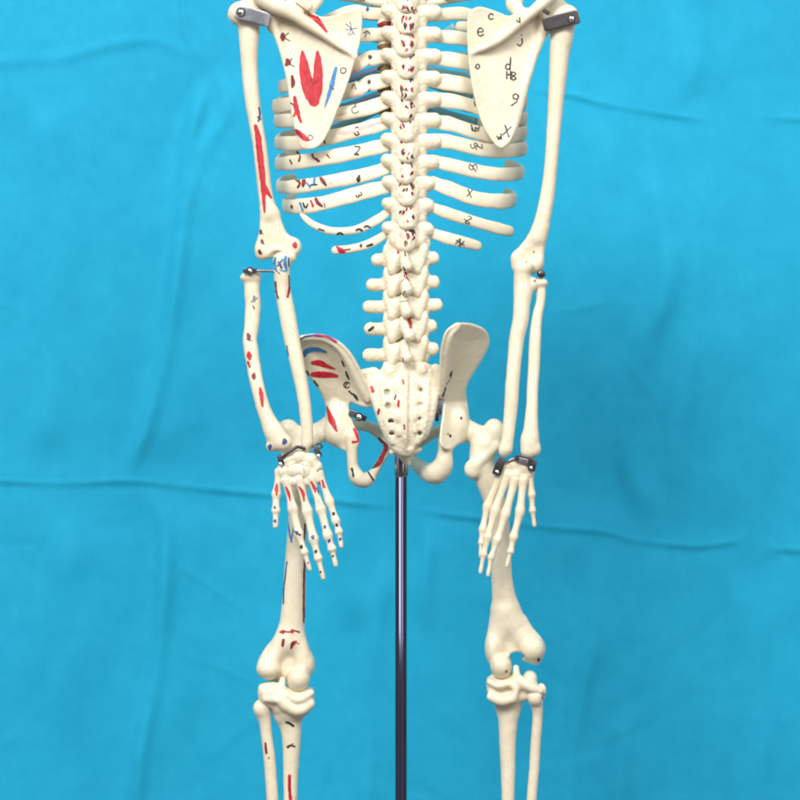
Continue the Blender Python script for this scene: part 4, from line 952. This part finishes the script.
Qf = np.stack([a, a+ny, a+ny+1, a+1], 1)
mc, nt, bs = newmat('blue_nonwoven_cloth')
tc = N(nt, 'ShaderNodeTexCoord')
n1 = N(nt, 'ShaderNodeTexNoise', Scale=55.0, Detail=6.0, Roughness=0.7); nt.links.new(tc.outputs['Object'], n1.inputs['Vector'])
n2 = N(nt, 'ShaderNodeTexNoise', Scale=6.0, Detail=3.0); nt.links.new(tc.outputs['Object'], n2.inputs['Vector'])
mp = N(nt, 'ShaderNodeMapping'); mp.inputs['Scale'].default_value = (60, 60, 500); nt.links.new(tc.outputs['Object'], mp.inputs['Vector'])
n3 = N(nt, 'ShaderNodeTexNoise', Scale=7.0, Detail=4.0, Roughness=0.7); nt.links.new(mp.outputs['Vector'], n3.inputs['Vector'])
def ramp(src, c0, c1, p0, p1):
    r = N(nt, 'ShaderNodeValToRGB'); r.color_ramp.elements[0].position = p0; r.color_ramp.elements[1].position = p1
    r.color_ramp.elements[0].color = (*c0, 1); r.color_ramp.elements[1].color = (*c1, 1); nt.links.new(src, r.inputs['Fac']); return r
r1 = ramp(n1.outputs['Fac'], (0.007, 0.350, 0.570), (0.014, 0.395, 0.625), 0.3, 0.7)
r2 = ramp(n2.outputs['Fac'], (0.90, 0.94, 0.96), (1.05, 1.03, 1.02), 0.3, 0.7)
mx = N(nt, 'ShaderNodeMix', data_type='RGBA', blend_type='MULTIPLY'); mx.inputs[0].default_value = 1
nt.links.new(r1.outputs['Color'], mx.inputs[6]); nt.links.new(r2.outputs['Color'], mx.inputs[7]); nt.links.new(mx.outputs[2], bs.inputs['Base Color'])
bs.inputs['Roughness'].default_value = 0.75; bs.inputs['Specular IOR Level'].default_value = 0.25
bs.inputs['Sheen Weight'].default_value = 0.05
ad = N(nt, 'ShaderNodeMath', operation='ADD'); nt.links.new(n1.outputs['Fac'], ad.inputs[0]); nt.links.new(n3.outputs['Fac'], ad.inputs[1])
bp = N(nt, 'ShaderNodeBump', Strength=0.25, Distance=0.001); nt.links.new(ad.outputs[0], bp.inputs['Height']); nt.links.new(bp.outputs['Normal'], bs.inputs['Normal'])
M['cloth'] = mc
cl = link('backdrop_cloth', V, Qf[:, ::-1], 'cloth')
so = cl.modifiers.new('thickness', 'SOLIDIFY'); so.thickness = 0.0006; so.offset = 0
cl['label'] = 'creased turquoise blue cloth hung as the backdrop behind the skeleton'; cl['category'] = 'cloth'

# ---------------------------------------------------------------- lights, world, camera
sc = bpy.context.scene
w = bpy.data.worlds.new('World'); sc.world = w; w.use_nodes = True
wn = w.node_tree; bg = wn.nodes['Background']; bg.inputs[1].default_value = 1.0
# the room round the set: pale upper walls and ceiling, dark floor, plus bright bands added to streak the pole
tcw = wn.nodes.new('ShaderNodeTexCoord'); sx = wn.nodes.new('ShaderNodeSeparateXYZ'); wn.links.new(tcw.outputs['Generated'], sx.inputs[0])
rw = wn.nodes.new('ShaderNodeValToRGB'); mrw = wn.nodes.new('ShaderNodeMapRange'); mrw.inputs[1].default_value = -1; mrw.inputs[2].default_value = 1
sq = wn.nodes.new('ShaderNodeVectorMath'); sq.operation = 'MULTIPLY'; sq.inputs[1].default_value = (1, 1, 0.15); wn.links.new(tcw.outputs['Generated'], sq.inputs[0])
nv = wn.nodes.new('ShaderNodeVectorMath'); nv.operation = 'NORMALIZE'; wn.links.new(sq.outputs[0], nv.inputs[0])
wn.links.new(sx.outputs['Z'], mrw.inputs[0]); wn.links.new(mrw.outputs[0], rw.inputs[0])
e = rw.color_ramp.elements; e[0].position = 0.0; e[0].color = (0.15, 0.13, 0.11, 1); e[1].position = 1.0; e[1].color = (0.70, 0.73, 0.76, 1)
x_ = e.new(0.485); x_.color = (0.05, 0.05, 0.08, 1); x_ = e.new(0.56); x_.color = (0.42, 0.45, 0.48, 1)
vm = wn.nodes.new('ShaderNodeVectorMath'); vm.operation = 'DOT_PRODUCT'; vm.inputs[1].default_value = (math.sin(math.radians(33)), -math.cos(math.radians(33)), 0)
wn.links.new(nv.outputs[0], vm.inputs[0])
m2 = wn.nodes.new('ShaderNodeMapRange'); m2.inputs[1].default_value = 0.991; m2.inputs[2].default_value = 0.997; wn.links.new(vm.outputs['Value'], m2.inputs[0])
mw = wn.nodes.new('ShaderNodeMix'); mw.data_type = 'RGBA'; mw.inputs[7].default_value = (1.7, 1.7, 1.75, 1)
vm3 = wn.nodes.new('ShaderNodeVectorMath'); vm3.operation = 'DOT_PRODUCT'; vm3.inputs[1].default_value = (-math.sin(math.radians(62)), -math.cos(math.radians(62)), 0)
wn.links.new(nv.outputs[0], vm3.inputs[0])
m3 = wn.nodes.new('ShaderNodeMapRange'); m3.inputs[1].default_value = 0.985; m3.inputs[2].default_value = 0.996; m3.inputs[4].default_value = 0.45; wn.links.new(vm3.outputs['Value'], m3.inputs[0])
mxm = wn.nodes.new('ShaderNodeMath'); mxm.operation = 'MAXIMUM'; wn.links.new(m2.outputs[0], mxm.inputs[0]); wn.links.new(m3.outputs[0], mxm.inputs[1])
wn.links.new(mxm.outputs[0], mw.inputs[0]); wn.links.new(rw.outputs['Color'], mw.inputs[6]); wn.links.new(mw.outputs[2], bg.inputs[0])
def area(name, loc, target, size, power, color):
    l = bpy.data.lights.new(name, 'AREA'); l.shape = 'RECTANGLE'; l.size = size[0]; l.size_y = size[1]; l.energy = power; l.color = color
    o = bpy.data.objects.new(name, l); col.objects.link(o); o.location = loc
    o.rotation_euler = (Vector(target)-Vector(loc)).to_track_quat('-Z', 'Y').to_euler(); return o
area('window_light', (-0.9, -2.0, 2.9), (0, 0.2, ZUP), (1.2, 0.9), 76, (1.0, 0.98, 0.95))
area('ceiling_light', (0.9, -1.6, 2.6), (0, 0.3, ZUP), (1.2, 0.8), 20, (1.0, 0.97, 0.93))
cam = bpy.data.cameras.new('Camera'); co = bpy.data.objects.new('Camera', cam); col.objects.link(co)
co.location = (0, -D*S, ZUP); co.rotation_euler = (math.radians(90), 0, 0)
cam.sensor_width = 36; cam.lens = 36*D/800.0; cam.clip_end = 100; cam.clip_start = 0.05
sc.camera = co
sc.render.engine = 'CYCLES'; sc.cycles.pixel_filter_type = 'BLACKMAN_HARRIS'; sc.cycles.filter_width = 2.2
sc.view_settings.view_transform = 'Standard'; sc.view_settings.look = 'None'; sc.view_settings.exposure = 0; sc.view_settings.gamma = 1
for o in bpy.data.objects:
    if '_b' in o: del o['_b']
